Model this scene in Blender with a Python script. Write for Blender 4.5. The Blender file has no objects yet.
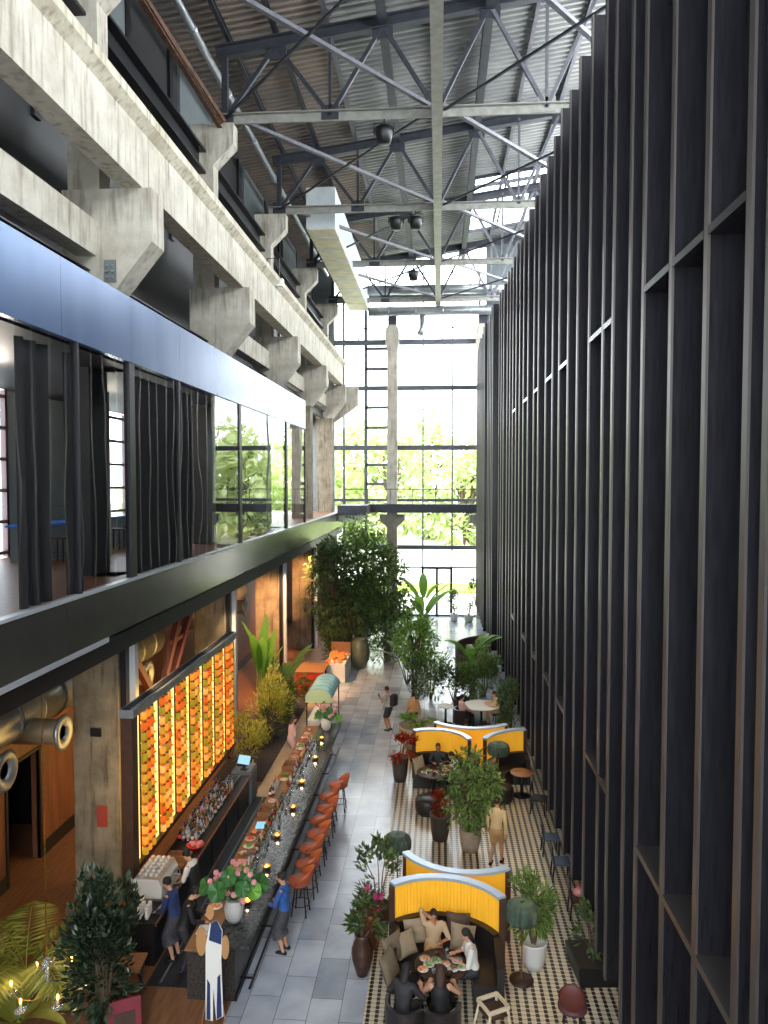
import bpy, bmesh, math, random
from mathutils import Vector, Matrix
C = bpy.context.scene
col = C.collection
rnd = random.Random(7)
PI = math.pi

# ------------------------------------------------------------ camera, world, lights, exposure
H = 9.9                                   # eye height above the hall floor
cam_data = bpy.data.cameras.new('camera'); cam = bpy.data.objects.new('camera', cam_data); col.objects.link(cam)
cam_data.sensor_fit = 'VERTICAL'; cam_data.sensor_height = 36.0; cam_data.lens = 750.0 * 36 / 1024
cam_data.clip_start = .05; cam_data.clip_end = 600
TH = math.atan(32 / 750); PS = math.atan(55 * math.cos(TH) / 750)
cam.location = (0, 0, H); cam.rotation_euler = (PI / 2 - TH, 0, PS)
C.camera = cam
vs = C.view_settings
vs.view_transform = 'Standard'; vs.look = 'None'; vs.gamma = 1; vs.use_curve_mapping = False
vs.exposure = 0.0
W = bpy.data.worlds.new('sky'); C.world = W; W.use_nodes = True
bg = W.node_tree.nodes['Background']; bg.inputs[0].default_value = (.9, .96, 1, 1); bg.inputs[1].default_value = 9.0

def area(name, loc, rot, sx, sy, power, color, portal=False):
    l = bpy.data.lights.new(name, 'AREA'); l.shape = 'RECTANGLE'; l.size = sx; l.size_y = sy
    l.energy = power; l.color = color
    if portal: l.cycles.is_portal = True
    o = bpy.data.objects.new(name, l); col.objects.link(o); o.location = loc; o.rotation_euler = rot
    return o
# added fill lights at unseen clerestory and rear gable; portals at the visible openings
area('clerestory_fill', (8.6, 24, 22.6), (0, PI / 2, 0), 5.6, 58, 6200, (.93, .97, 1))
area('gable_fill', (-1.5, -6.6, 14), (PI / 2, 0, 0), 14, 18, 1050, (.78, .89, 1))
area('end_window_portal', (-1.5, 54.1, 10.5), (-PI / 2, 0, 0), 11, 21, 1, (1, 1, 1), True)
area('roof_light_portal', (4.2, 46.2, 26.0), (0, 0, 0), 5, 9, 1, (1, 1, 1), True)

def spot(name, loc, target, power, color=(1, .72, .42), size=1.2, blend=.7, rad=.06):
    l = bpy.data.lights.new(name, 'SPOT'); l.energy = power; l.color = color; l.spot_size = size; l.spot_blend = blend
    l.shadow_soft_size = rad
    o = bpy.data.objects.new(name, l); col.objects.link(o); o.location = loc
    o.rotation_euler = (Vector(target) - Vector(loc)).to_track_quat('-Z', 'Y').to_euler()
    return o
def bulb(name, loc, power, color=(1, .66, .33), rad=.05):
    l = bpy.data.lights.new(name, 'POINT'); l.energy = power; l.color = color; l.shadow_soft_size = rad
    o = bpy.data.objects.new(name, l); col.objects.link(o); o.location = loc
    return o

# ------------------------------------------------------------ materials
def nt(name):
    m = bpy.data.materials.new(name); m.use_nodes = True
    return m, m.node_tree, m.node_tree.nodes['Principled BSDF']
def node(t, kind, **kw):
    n = t.nodes.new(kind)
    for k, v in kw.items(): setattr(n, k, v)
    return n
def lin(c): return tuple(((v / 255 + .055) / 1.055) ** 2.4 if v > 10 else v / 255 / 12.92 for v in c) + (1,)
def plain(name, c, rough=.5, metal=0, emit=0, var=0, scale=8, c2=None, stretch=(1, 1, 1), bump=0, spec=None, emit_c=None):
    m, t, b = nt(name)
    c = lin(c)
    b.inputs['Base Color'].default_value = c
    b.inputs['Roughness'].default_value = rough; b.inputs['Metallic'].default_value = metal
    if spec is not None: b.inputs['Specular IOR Level'].default_value = spec
    if emit:
        b.inputs['Emission Color'].default_value = lin(emit_c) if emit_c else c; b.inputs['Emission Strength'].default_value = emit
    if var or c2 or bump:
        tc = node(t, 'ShaderNodeTexCoord'); mp = node(t, 'ShaderNodeMapping'); mp.inputs['Scale'].default_value = stretch
        n = node(t, 'ShaderNodeTexNoise'); n.inputs['Scale'].default_value = scale; n.inputs['Detail'].default_value = 6
        t.links.new(tc.outputs['Object'], mp.inputs[0]); t.links.new(mp.outputs[0], n.inputs['Vector'])
        r = node(t, 'ShaderNodeValToRGB')
        d = lin(c2) if c2 else tuple(v * (1 - var) for v in c[:3]) + (1,)
        r.color_ramp.elements[0].position = .35; r.color_ramp.elements[0].color = d
        r.color_ramp.elements[1].position = .65; r.color_ramp.elements[1].color = c
        t.links.new(n.outputs[0], r.inputs[0]); t.links.new(r.outputs[0], b.inputs['Base Color'])
        if bump:
            bp = node(t, 'ShaderNodeBump'); bp.inputs['Strength'].default_value = bump; bp.inputs['Distance'].default_value = .02
            t.links.new(n.outputs[0], bp.inputs['Height']); t.links.new(bp.outputs[0], b.inputs['Normal'])
    return m
def leafy(name, cols, rough=.45, trans=.45):
    m, t, b = nt(name)
    g = node(t, 'ShaderNodeNewGeometry'); r = node(t, 'ShaderNodeValToRGB')
    r.color_ramp.elements[0].color = lin(cols[0]); r.color_ramp.elements[1].color = lin(cols[-1])
    for k, c in enumerate(cols[1:-1]): r.color_ramp.elements.new((k + 1) / (len(cols) - 1)).color = lin(c)
    t.links.new(g.outputs['Random Per Island'], r.inputs[0]); t.links.new(r.outputs[0], b.inputs['Base Color'])
    b.inputs['Roughness'].default_value = rough; b.inputs['Specular IOR Level'].default_value = .3
    tr = node(t, 'ShaderNodeBsdfTranslucent'); t.links.new(r.outputs[0], tr.inputs[0])
    mx = node(t, 'ShaderNodeMixShader'); mx.inputs[0].default_value = trans
    t.links.new(b.outputs[0], mx.inputs[1]); t.links.new(tr.outputs[0], mx.inputs[2])
    t.links.new(mx.outputs[0], t.nodes['Material Output'].inputs[0])
    return m
def pane_glass(name, tint, ior, rough=0.0):
    m, t, b = nt(name); t.nodes.remove(b)
    f = node(t, 'ShaderNodeFresnel'); ge = node(t, 'ShaderNodeNewGeometry')      # a thin pane reflects alike from both sides
    mr = node(t, 'ShaderNodeMapRange'); mr.inputs[3].default_value = ior; mr.inputs[4].default_value = 1 / ior
    t.links.new(ge.outputs['Backfacing'], mr.inputs[0]); t.links.new(mr.outputs[0], f.inputs[0])
    tr = node(t, 'ShaderNodeBsdfTransparent'); tr.inputs[0].default_value = tint
    gl = node(t, 'ShaderNodeBsdfGlossy'); gl.inputs['Roughness'].default_value = rough
    mx = node(t, 'ShaderNodeMixShader')
    t.links.new(f.outputs[0], mx.inputs[0]); t.links.new(tr.outputs[0], mx.inputs[1]); t.links.new(gl.outputs[0], mx.inputs[2])
    t.links.new(mx.outputs[0], t.nodes['Material Output'].inputs[0])
    return m, t, gl
def concrete(name, c, c2, dark):
    m, t, b = nt(name)
    tc = node(t, 'ShaderNodeTexCoord')
    n = node(t, 'ShaderNodeTexNoise'); n.inputs['Scale'].default_value = 1.3; n.inputs['Detail'].default_value = 9; n.inputs['Roughness'].default_value = .65
    mp = node(t, 'ShaderNodeMapping'); mp.inputs['Scale'].default_value = (3, 3, .35)
    n2 = node(t, 'ShaderNodeTexNoise'); n2.inputs['Scale'].default_value = 2.2; n2.inputs['Detail'].default_value = 5
    t.links.new(tc.outputs['Object'], n.inputs['Vector']); t.links.new(tc.outputs['Object'], mp.inputs[0]); t.links.new(mp.outputs[0], n2.inputs['Vector'])
    r = node(t, 'ShaderNodeValToRGB'); r.color_ramp.elements[0].position = .35; r.color_ramp.elements[0].color = lin(c2)
    r.color_ramp.elements[1].position = .62; r.color_ramp.elements[1].color = lin(c)
    r2 = node(t, 'ShaderNodeValToRGB'); r2.color_ramp.elements[0].position = .28; r2.color_ramp.elements[0].color = lin(dark)
    r2.color_ramp.elements[1].position = .5; r2.color_ramp.elements[1].color = (1, 1, 1, 1)
    mx = node(t, 'ShaderNodeMix', data_type='RGBA', blend_type='MULTIPLY'); mx.inputs[0].default_value = .65
    t.links.new(n.outputs[0], r.inputs[0]); t.links.new(n2.outputs[0], r2.inputs[0])
    t.links.new(r.outputs[0], mx.inputs[6]); t.links.new(r2.outputs[0], mx.inputs[7]); t.links.new(mx.outputs[2], b.inputs['Base Color'])
    b.inputs['Roughness'].default_value = .85
    bp = node(t, 'ShaderNodeBump'); bp.inputs['Strength'].default_value = .35; bp.inputs['Distance'].default_value = .03
    t.links.new(n.outputs[0], bp.inputs['Height']); t.links.new(bp.outputs[0], b.inputs['Normal'])
    return m
M = {}
M['concrete'] = concrete('concrete', (192, 187, 174), (164, 157, 142), (150, 142, 130))
M['column'] = concrete('column_concrete', (142, 130, 110), (104, 94, 78), (70, 62, 52))
M['ledge'] = concrete('ledge_concrete', (196, 190, 172), (160, 150, 130), (120, 110, 95))
M['fin'] = plain('bronze_fin', (46, 45, 50), .27, .3, c2=(35, 34, 39), scale=6, stretch=(4, 4, .3))
M['fin_lit'] = plain('bronze_lit_edge', (112, 106, 104), .36, .75)  # lighter bronze holds the light that the front edges catch
M['black'] = plain('black', (22, 22, 24), .45)
M['black_steel'] = plain('black_steel', (34, 34, 38), .42, .4)
M['truss_dark'] = plain('truss_dark_steel', (58, 60, 68), .5, .3, var=.3, scale=3)
M['truss_light'] = plain('truss_light_steel', (150, 149, 142), .5, .2, var=.25, scale=4)
M['truss_mid'] = plain('truss_mid_steel', (104, 104, 112), .5, .3, var=.25, scale=4)
M['rust'] = plain('rusted_steel', (118, 84, 64), .7, .2, c2=(74, 56, 46), scale=5)
M['maroon_steel'] = plain('maroon_steel', (92, 44, 46), .5, .1)
M['galv'] = plain('galvanised', (176, 180, 184), .35, .75, var=.2, scale=5)
M['duct'] = plain('insulated_duct', (212, 219, 222), .5, .2, var=.12, scale=2)
M['duct_yellow_lit'] = plain('yellow_lit_duct', (238, 231, 198), .6, 0, var=.2, scale=2)  # yellow light on the underside is put into this colour
M['blue_steel'] = plain('blue_steel', (84, 108, 146), .27, .4, c2=(74, 98, 136), scale=1.2, stretch=(1, 1, .3))
M['grey_steel'] = plain('grey_steel', (152, 149, 144), .2, .85, c2=(142, 139, 135), scale=1.0, stretch=(1, 1, .3))
M['cap_white'] = plain('cap_white', (190, 194, 200), .35, .2)
M['wood_wall'] = plain('wood_wall', (122, 76, 56), .5, 0, c2=(94, 58, 44), scale=3, stretch=(2, 2, .2))
M['wood_floor'] = plain('wood_floor', (132, 92, 64), .4, 0, c2=(104, 70, 48), scale=3, stretch=(6, .6, 1))
M['wood_dark'] = plain('dark_wood', (70, 44, 32), .45, 0, var=.35, scale=6, stretch=(1, 4, 1))
M['wood_top'] = plain('wood_top', (150, 104, 66), .4, 0, var=.3, scale=8, stretch=(1, 4, 1))
M['wall_dark'] = plain('dark_panel', (48, 48, 50), .5, .1, var=.2, scale=2)
M['panel_grey'] = plain('grey_panel', (104, 112, 114), .6, 0, var=.15, scale=2)
M['white'] = plain('white_paint', (222, 218, 210), .5)
M['ceramic'] = plain('white_ceramic', (226, 222, 214), .25)
M['cream'] = plain('cream', (208, 190, 160), .6)
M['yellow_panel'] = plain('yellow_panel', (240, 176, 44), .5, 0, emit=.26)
M['booth_cap'] = plain('booth_cap', (176, 192, 208), .3, .3)
M['leather'] = plain('black_leather', (34, 30, 30), .42)
M['cushion'] = plain('taupe_cushion', (122, 106, 88), .8, var=.15, scale=14)
M['cushion2'] = plain('beige_cushion', (158, 138, 112), .8, var=.15, scale=14)
M['cushion3'] = plain('brown_cushion', (88, 68, 54), .8, var=.15, scale=14)
M['cognac'] = plain('cognac_leather', (178, 88, 52), .4, 0, var=.22, scale=9)
M['teal_shade'] = plain('teal_shade', (58, 92, 84), .6, emit=.04)
M['teal_shade'] = leafy('teal_shade', [(62, 88, 82), (62, 88, 82)], .6, .35)
M['brass'] = plain('brass', (190, 140, 70), .3, .9)
M['bronze_vase'] = plain('bronze_vase', (140, 88, 52), .3, .5, var=.3, scale=7)
M['terracotta'] = plain('grey_pot', (176, 160, 140), .7, var=.15, scale=8)
M['white_pot'] = plain('white_pot', (206, 204, 200), .5)
M['dark_pot'] = plain('dark_pot', (66, 58, 52), .5, var=.2, scale=6)
M['olive_jar'] = plain('olive_jar', (104, 104, 80), .4, var=.35, scale=5)
M['soil'] = plain('soil', (52, 40, 32), .95, var=.4, scale=30, bump=.5)
M['bark'] = plain('bark', (104, 86, 66), .9, var=.4, scale=12, stretch=(1, 1, .3), bump=.5)
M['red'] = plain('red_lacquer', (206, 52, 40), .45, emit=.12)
M['orange'] = plain('orange_goods', (232, 140, 70), .5)
M['teal_awning'] = plain('teal_awning', (150, 206, 206), .6)
M['awning_front'] = plain('awning_front', (198, 214, 160), .6)
M['screen'] = plain('screen', (120, 170, 200), .2, emit=1.3)
M['flame'] = plain('candle_flame', (255, 190, 90), .4, emit=9)
M['glow'] = plain('candle_glow', (255, 186, 84), .4, emit=2.2)
M['strip'] = plain('light_strip', (255, 214, 120), .4, emit=2.0)
M['backlight'] = plain('amber_backlight', (255, 206, 112), .5, emit=3.0)
M['pink'] = plain('pink', (224, 150, 150), .6)
M['magenta'] = plain('orchid_magenta', (206, 60, 130), .6)
M['red_leaf'] = leafy('red_leaf', [(120, 40, 30), (190, 70, 40), (90, 60, 30)])
M['leaf_dark'] = leafy('leaf_dark', [(72, 88, 58), (96, 116, 72), (120, 142, 86)])
M['leaf_mid'] = leafy('leaf_mid', [(84, 110, 62), (116, 144, 76), (146, 174, 96)])
M['leaf_bright'] = leafy('leaf_bright', [(90, 134, 44), (124, 166, 60), (150, 186, 80)])
M['leaf_yellow_lit'] = leafy('leaf_yellow_lit', [(150, 152, 56), (196, 190, 80), (222, 212, 112)])  # yellow raised to hold the warm lamp light on the shrubs
M['leaf_out'] = leafy('leaf_overexposed', [(180, 200, 122), (206, 218, 156), (224, 230, 186)], trans=.5)  # overexposed daylight is put into these pale leaf colours
M['leaf_deep'] = leafy('leaf_deep', [(30, 44, 30), (46, 62, 42), (84, 98, 80)], .22, .2)
M['leaf_cycad'] = leafy('leaf_cycad', [(112, 122, 54), (152, 158, 74), (184, 184, 102)])
M['lotus'] = plain('lotus_green', (54, 104, 46), .5, var=.25, scale=6)
M['lotus_light'] = plain('lotus_light_green', (112, 168, 60), .5, var=.2, scale=6)
M['lawn'] = plain('lawn', (160, 182, 56), .9, var=.15, scale=.6)
M['paving_out'] = plain('outdoor_paving', (212, 208, 200), .8)
M['marble'] = plain('green_black_marble', (74, 78, 76), .12, 0, c2=(30, 34, 36), scale=14)
M['shelf_glass'] = leafy('amber_shelf', [(236, 180, 90), (226, 160, 70)], .3, .6)
M['terrazzo'] = plain('dark_terrazzo', (72, 66, 60), .35, 0, c2=(30, 28, 28), scale=22)
M['mat'] = plain('rubber_mat', (26, 26, 30), .55)
M['glass_item'] = plain('clear_glassware', (190, 200, 206), .08, 0); M['glass_item'].node_tree.nodes['Principled BSDF'].inputs['Transmission Weight'].default_value = .7
M['purple_leather'] = plain('maroon_wall', (92, 56, 62), .5)
M['gravel'] = plain('dark_gravel', (74, 66, 66), .9, c2=(30, 26, 28), scale=26, bump=1)
M['steel'] = plain('brushed_steel', (190, 190, 190), .28, .9)
for k, c in dict(skin=(196, 146, 116), skin_tan=(172, 116, 84), hair=(28, 22, 20), hair_brown=(66, 42, 32), eye=(20, 16, 14), lip=(160, 84, 76), navy=(34, 52, 96),
                 charcoal=(44, 42, 46), blackcloth=(24, 22, 24), greyshirt=(170, 160, 146), sand=(206, 176, 128), beige=(190, 160, 126), whitecloth=(216, 212, 206),
                 camel=(180, 132, 84), pinkcloth=(222, 180, 170), orangecloth=(206, 150, 100), khaki=(186, 150, 100), blue=(44, 84, 150)).items():
    M[k] = plain('cloth_' + k if k not in ('skin', 'skin_tan', 'hair', 'hair_brown', 'eye', 'lip') else k, c, .7)
M['pattern_skirt'] = plain('patterned_skirt', (90, 86, 90), .7, c2=(24, 26, 36), scale=40)
JC = [leafy('jar_' + n, [c, c], .2, .85) for n, c in dict(amber=(252, 214, 150), honey=(255, 230, 160), olive=(226, 220, 140), rust=(242, 184, 120), straw=(255, 242, 200), green=(204, 212, 130)).items()]
BC = [plain('bottle_' + n, c, .12) for n, c in dict(clear=(170, 180, 190), brown=(92, 56, 34), green=(40, 70, 46), blue=(96, 92, 110), dark=(36, 32, 34), amber=(176, 110, 50)).items()]
GLASS_OUT, _, _ = pane_glass('window_glass', (.97, .98, .98, 1), 1.25)
GLASS_MEZZ, _t, _g = pane_glass('tinted_reflective_glass', (.74, .77, .8, 1), 1.7)
_tc = node(_t, 'ShaderNodeTexCoord'); _n = node(_t, 'ShaderNodeTexNoise'); _n.inputs['Scale'].default_value = .55; _n.inputs['Detail'].default_value = 0
_b = node(_t, 'ShaderNodeBump'); _b.inputs['Strength'].default_value = .018; _b.inputs['Distance'].default_value = .3
_t.links.new(_tc.outputs['Object'], _n.inputs['Vector']); _t.links.new(_n.outputs[0], _b.inputs['Height']); _t.links.new(_b.outputs[0], _g.inputs['Normal'])

def math_n(t, op, a, b=None):
    n = node(t, 'ShaderNodeMath', operation=op)
    for i, v in enumerate((a, b)):
        if v is None: continue
        if hasattr(v, 'is_linked') or hasattr(v, 'links'): t.links.new(v, n.inputs[i])
        else: n.inputs[i].default_value = v
    return n.outputs[0]
def stone_floor():
    m, t, b = nt('grey_stone_tiles')
    g = node(t, 'ShaderNodeTexCoord'); mp = node(t, 'ShaderNodeMapping'); mp.inputs['Rotation'].default_value = (0, 0, PI / 2)
    br = node(t, 'ShaderNodeTexBrick'); br.inputs['Scale'].default_value = 1; br.inputs['Brick Width'].default_value = 1.2; br.inputs['Row Height'].default_value = .6
    br.inputs['Mortar Size'].default_value = .006; br.inputs['Color1'].default_value = lin((188, 193, 204)); br.inputs['Color2'].default_value = lin((150, 156, 168)); br.inputs['Mortar'].default_value = lin((96, 94, 94))  # blue cast of the sky is mixed into the stone colours
    t.links.new(g.outputs['Object'], mp.inputs[0]); t.links.new(mp.outputs[0], br.inputs['Vector'])
    n = node(t, 'ShaderNodeTexNoise'); n.inputs['Scale'].default_value = 1.5; n.inputs['Detail'].default_value = 8; t.links.new(g.outputs['Object'], n.inputs['Vector'])
    mx = node(t, 'ShaderNodeMix', data_type='RGBA', blend_type='OVERLAY'); mx.inputs[0].default_value = .5
    t.links.new(br.outputs[0], mx.inputs[6]); t.links.new(n.outputs[0], mx.inputs[7]); t.links.new(mx.outputs[2], b.inputs['Base Color'])
    b.inputs['Roughness'].default_value = .17
    return m
def mosaic_floor():
    m, t, b = nt('black_and_cream_mosaic')
    g = node(t, 'ShaderNodeTexCoord'); s = node(t, 'ShaderNodeSeparateXYZ'); t.links.new(g.outputs['Object'], s.inputs[0])
    u = math_n(t, 'DIVIDE', s.outputs[0], .165); v = math_n(t, 'DIVIDE', s.outputs[1], .115)
    fu = math_n(t, 'FRACT', u); fv = math_n(t, 'FRACT', v); fv2 = math_n(t, 'FRACT', math_n(t, 'ADD', v, .5))
    dark = math_n(t, 'MULTIPLY', math_n(t, 'LESS_THAN', fu, .42), math_n(t, 'GREATER_THAN', fv, .16))
    line = math_n(t, 'MULTIPLY', math_n(t, 'GREATER_THAN', fu, .42), math_n(t, 'LESS_THAN', fv2, .14))
    allm = math_n(t, 'MAXIMUM', dark, math_n(t, 'MULTIPLY', line, .7))
    mx = node(t, 'ShaderNodeMix', data_type='RGBA'); t.links.new(allm, mx.inputs[0])
    mx.inputs[6].default_value = lin((212, 198, 172)); mx.inputs[7].default_value = lin((40, 34, 34)); t.links.new(mx.outputs[2], b.inputs['Base Color'])
    b.inputs['Roughness'].default_value = .3
    return m
M['stone'] = stone_floor(); M['mosaic'] = mosaic_floor()

# ------------------------------------------------------------ mesh helpers
def V(*a): return Vector(a)
class MB:
    def __init__(s): s.v = []; s.f = []; s.m = []
    def add(s, vs, fs, mi=0):
        o = len(s.v); s.v += [tuple(p) for p in vs]; s.f += [tuple(i + o for i in f) for f in fs]; s.m += [mi] * len(fs); return s
    def box(s, x0, x1, y0, y1, z0, z1, mi=0):
        return s.add([(x0, y0, z0), (x1, y0, z0), (x1, y1, z0), (x0, y1, z0), (x0, y0, z1), (x1, y0, z1), (x1, y1, z1), (x0, y1, z1)],
                     [(0, 3, 2, 1), (4, 5, 6, 7), (0, 1, 5, 4), (1, 2, 6, 5), (2, 3, 7, 6), (3, 0, 4, 7)], mi)
    def bar(s, p, q, w, h, mi=0, up=(0, 0, 1)):
        p = Vector(p); q = Vector(q); d = (q - p).normalized(); u = Vector(up)
        if abs(d.dot(u)) > .98: u = Vector((0, 1, 0))
        a = d.cross(u).normalized() * (w / 2); b = a.cross(d).normalized() * (h / 2)
        vs = [e + sa * a + sb * b for e in (p, q) for sa, sb in ((-1, -1), (1, -1), (1, 1), (-1, 1))]
        return s.add(vs, [(0, 1, 2, 3), (7, 6, 5, 4), (0, 4, 5, 1), (1, 5, 6, 2), (2, 6, 7, 3), (3, 7, 4, 0)], mi)
    def ibeam(s, p, q, w, h, t=.02, mi=0):
        p = Vector(p); q = Vector(q); d = (q - p).normalized(); a = d.cross(Vector((0, 0, 1))).normalized(); b = a.cross(d).normalized()
        s.bar(p + b * (h / 2 - t / 2), q + b * (h / 2 - t / 2), w, t, mi, b); s.bar(p - b * (h / 2 - t / 2), q - b * (h / 2 - t / 2), w, t, mi, b)
        return s.bar(p, q, t, h - 2 * t, mi, b)
    def tube(s, pts, r, n=8, mi=0, ref=None, round_ends=False):
        pts = [Vector(p) for p in pts]
        rr = [(x if isinstance(x, tuple) else (x, x)) for x in (r if isinstance(r, (list, tuple)) and not (isinstance(r, tuple) and len(r) == 2 and not isinstance(r[0], tuple) and len(pts) != 2) else [r] * len(pts))]
        if round_ends:
            d0 = (pts[0] - pts[1]).normalized(); d1 = (pts[-1] - pts[-2]).normalized()
            a, b = rr[0], rr[-1]
            pts = [pts[0] + d0 * min(a) * .8, pts[0] + d0 * min(a) * .5] + pts + [pts[-1] + d1 * min(b) * .5, pts[-1] + d1 * min(b) * .8]
            rr = [(a[0] * .4, a[1] * .4), (a[0] * .8, a[1] * .8)] + rr + [(b[0] * .8, b[1] * .8), (b[0] * .4, b[1] * .4)]
        o = len(s.v); k = len(pts); prev = Vector(ref) if ref is not None else None
        for i, p in enumerate(pts):
            d = (pts[min(i + 1, k - 1)] - pts[max(i - 1, 0)])
            if d.length < 1e-9: d = Vector((0, 0, 1))
            d.normalize()
            if prev is None: prev = d.orthogonal()
            a = prev - d * prev.dot(d)
            if a.length < 1e-6: a = d.orthogonal()
            a.normalize(); b = d.cross(a); prev = a
            for j in range(n):
                t = 2 * PI * j / n
                s.v.append(tuple(p + a * math.cos(t) * rr[i][0] + b * math.sin(t) * rr[i][1]))
        fs = [(o + i * n + j, o + i * n + (j + 1) % n, o + (i + 1) * n + (j + 1) % n, o + (i + 1) * n + j) for i in range(k - 1) for j in range(n)]
        fs += [tuple(o + j for j in reversed(range(n))), tuple(o + (k - 1) * n + j for j in range(n))]
        s.f += fs; s.m += [mi] * len(fs); return s
    def lathe(s, prof, c=(0, 0, 0), n=16, mi=0):
        c = Vector(c); o = len(s.v); k = len(prof)
        for r, z in prof:
            for j in range(n): t = 2 * PI * j / n; s.v.append((c.x + r * math.cos(t), c.y + r * math.sin(t), c.z + z))
        fs = [(o + i * n + j, o + i * n + (j + 1) % n, o + (i + 1) * n + (j + 1) % n, o + (i + 1) * n + j) for i in range(k - 1) for j in range(n)]
        fs += [tuple(o + j for j in reversed(range(n))), tuple(o + (k - 1) * n + j for j in range(n))]
        s.f += fs; s.m += [mi] * len(fs); return s
    def ell(s, c, rx, ry, rz, n=12, k=8, mi=0, rot=None):
        c = Vector(c); vs = [];
        for i in range(1, k):
            a = PI * i / k
            for j in range(n):
                t = 2 * PI * j / n; p = Vector((rx * math.sin(a) * math.cos(t), ry * math.sin(a) * math.sin(t), rz * math.cos(a)))
                vs.append(c + (rot @ p if rot else p))
        top = Vector((0, 0, rz)); bot = Vector((0, 0, -rz))
        vs += [c + (rot @ top if rot else top), c + (rot @ bot if rot else bot)]
        fs = [(i * n + j, (i + 1) * n + j, (i + 1) * n + (j + 1) % n, i * n + (j + 1) % n) for i in range(k - 2) for j in range(n)]
        a = len(vs) - 2
        fs += [(a, j, (j + 1) % n) for j in range(n)] + [(a + 1, (k - 2) * n + (j + 1) % n, (k - 2) * n + j) for j in range(n)]
        return s.add(vs, fs, mi)
    def prism(s, poly, axis, a0, a1, mi=0):            # poly: 2-D outline; axis 'y': (x,z) extruded in y; 'z': (x,y) in z; 'x': (y,z) in x
        def pt(p, a): return (p[0], a, p[1]) if axis == 'y' else (p[0], p[1], a) if axis == 'z' else (a, p[0], p[1])
        n = len(poly); vs = [pt(p, a0) for p in poly] + [pt(p, a1) for p in poly]
        fs = [tuple(range(n)), tuple(reversed(range(n, 2 * n)))] + [(i, n + i, n + (i + 1) % n, (i + 1) % n) for i in range(n)]
        return s.add(vs, fs, mi)
    def leaf(s, p, d, L, w, up, mi=0, fold=.25):
        d = d.normalized(); a = d.cross(up)
        if a.length < 1e-4: a = d.orthogonal()
        a.normalize(); u = a.cross(d)
        m = p + d * L * .45; q = p + d * L - u * L * .12
        return s.add([p, m + a * w / 2 - u * w * fold, q, m - a * w / 2 - u * w * fold, m], [(0, 1, 2, 4), (0, 4, 2, 3)], mi)
    def blade(s, p, d, L, w, droop, up=V(0, 0, 1), n=7, mi=0, shape=1.0):     # long arching leaf with a folded midrib
        d = d.normalized(); side = d.cross(up)
        if side.length < 1e-3: side = V(1, 0, 0)
        side.normalize(); vs = []; q = Vector(p); dd = d.copy()
        for i in range(n + 1):
            t = i / n; ww = w / 2 * (math.sin(PI * min(1, t * .92 + .08)) ** .7 if shape > .5 else math.sin(PI * (t * .75 + .12)))
            if i == n: ww = .004
            nn = side.cross(dd).normalized()
            vs += [q + side * ww + nn * ww * .3, q, q - side * ww + nn * ww * .3]
            q = q + dd * (L / n); dd = (dd + V(0, 0, -1) * droop / n).normalized()
        fs = []
        for i in range(n): b = 3 * i; fs += [(b, b + 1, b + 4, b + 3), (b + 1, b + 2, b + 5, b + 4)]
        return s.add(vs, fs, mi)
    def build(s, name, mat, parent=None, smooth=False, kind=None, label=None):
        me = bpy.data.meshes.new(name); me.from_pydata(s.v, [], s.f)
        ms = mat if isinstance(mat, list) else [mat]
        for x in ms: me.materials.append(M[x] if isinstance(x, str) else x)
        if len(ms) > 1: me.polygons.foreach_set('material_index', s.m)
        if smooth: me.polygons.foreach_set('use_smooth', [True] * len(s.f))
        me.update()
        bm = bmesh.new(); bm.from_mesh(me); bmesh.ops.recalc_face_normals(bm, faces=bm.faces); bm.to_mesh(me); bm.free()
        o = bpy.data.objects.new(name, me); col.objects.link(o)
        if parent: o.parent = parent
        if kind: o['kind'] = kind
        if label: o['label'] = label
        return o
def tag(o, label, cat, group=None):
    o['label'] = label; o['category'] = cat
    if group: o['group'] = group
    return o
def thing(name, label, cat, loc=(0, 0, 0), rz=0, group=None):
    o = bpy.data.objects.new(name, None); col.objects.link(o); o.empty_display_size = .1
    o.location = loc; o.rotation_euler = (0, 0, rz)
    return tag(o, label, cat, group)
def struct_empty(name):
    o = bpy.data.objects.new(name, None); col.objects.link(o); o['kind'] = 'structure'; return o
def struct(mb, name, mat, smooth=False): return mb.build(name, mat, None, smooth, 'structure')
def kids(o): return [c for c in bpy.data.objects if c.parent == o]
def dup(root, loc, rz=None, label=None, group=None):
    r = root.copy(); col.objects.link(r); r.location = loc
    if rz is not None: r.rotation_euler = (0, 0, rz)
    if label: r['label'] = label
    if group: r['group'] = group
    for ch in kids(root):
        c = ch.copy(); col.objects.link(c); c.parent = r
        for g in kids(ch):
            d = g.copy(); col.objects.link(d); d.parent = c
    return r

# ------------------------------------------------------------ the shell
ENDY = 54.4; BACKY = -7.0; MX = -6.8                  # end window, rear gable, face of the mezzanine
struct(MB().box(-12.6, -3.9, BACKY, ENDY, -.2, 0), 'floor_1', 'wood_floor')
struct(MB().box(-3.9, -1.4, BACKY, ENDY, -.2, 0).box(-1.4, 4.6, 28.2, ENDY, -.2, 0).box(-5.2, -3.9, 30.2, ENDY, -.2, .003), 'floor_2', 'stone')
struct(MB().box(-1.4, 4.6, BACKY, 28.2, -.2, 0), 'floor_3', 'mosaic')
struct(MB().box(-1.46, -1.36, BACKY, 28.2, 0, .006), 'trim_1', 'stone')
struct(MB().box(-10.6, -10.4, BACKY, 17.1, 0, 6.2).box(-10.6, -10.4, 18.55, 60, 0, 6.2).box(-10.6, -10.4, 17.1, 18.55, 2.9, 6.2), 'wall_left', 'wood_wall')
struct(MB().box(-10.4, -10.36, 18.65, 52, 0, .35).box(-10.4, -10.36, BACKY, 17.0, 0, .35), 'baseboard_left', 'black')
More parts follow.
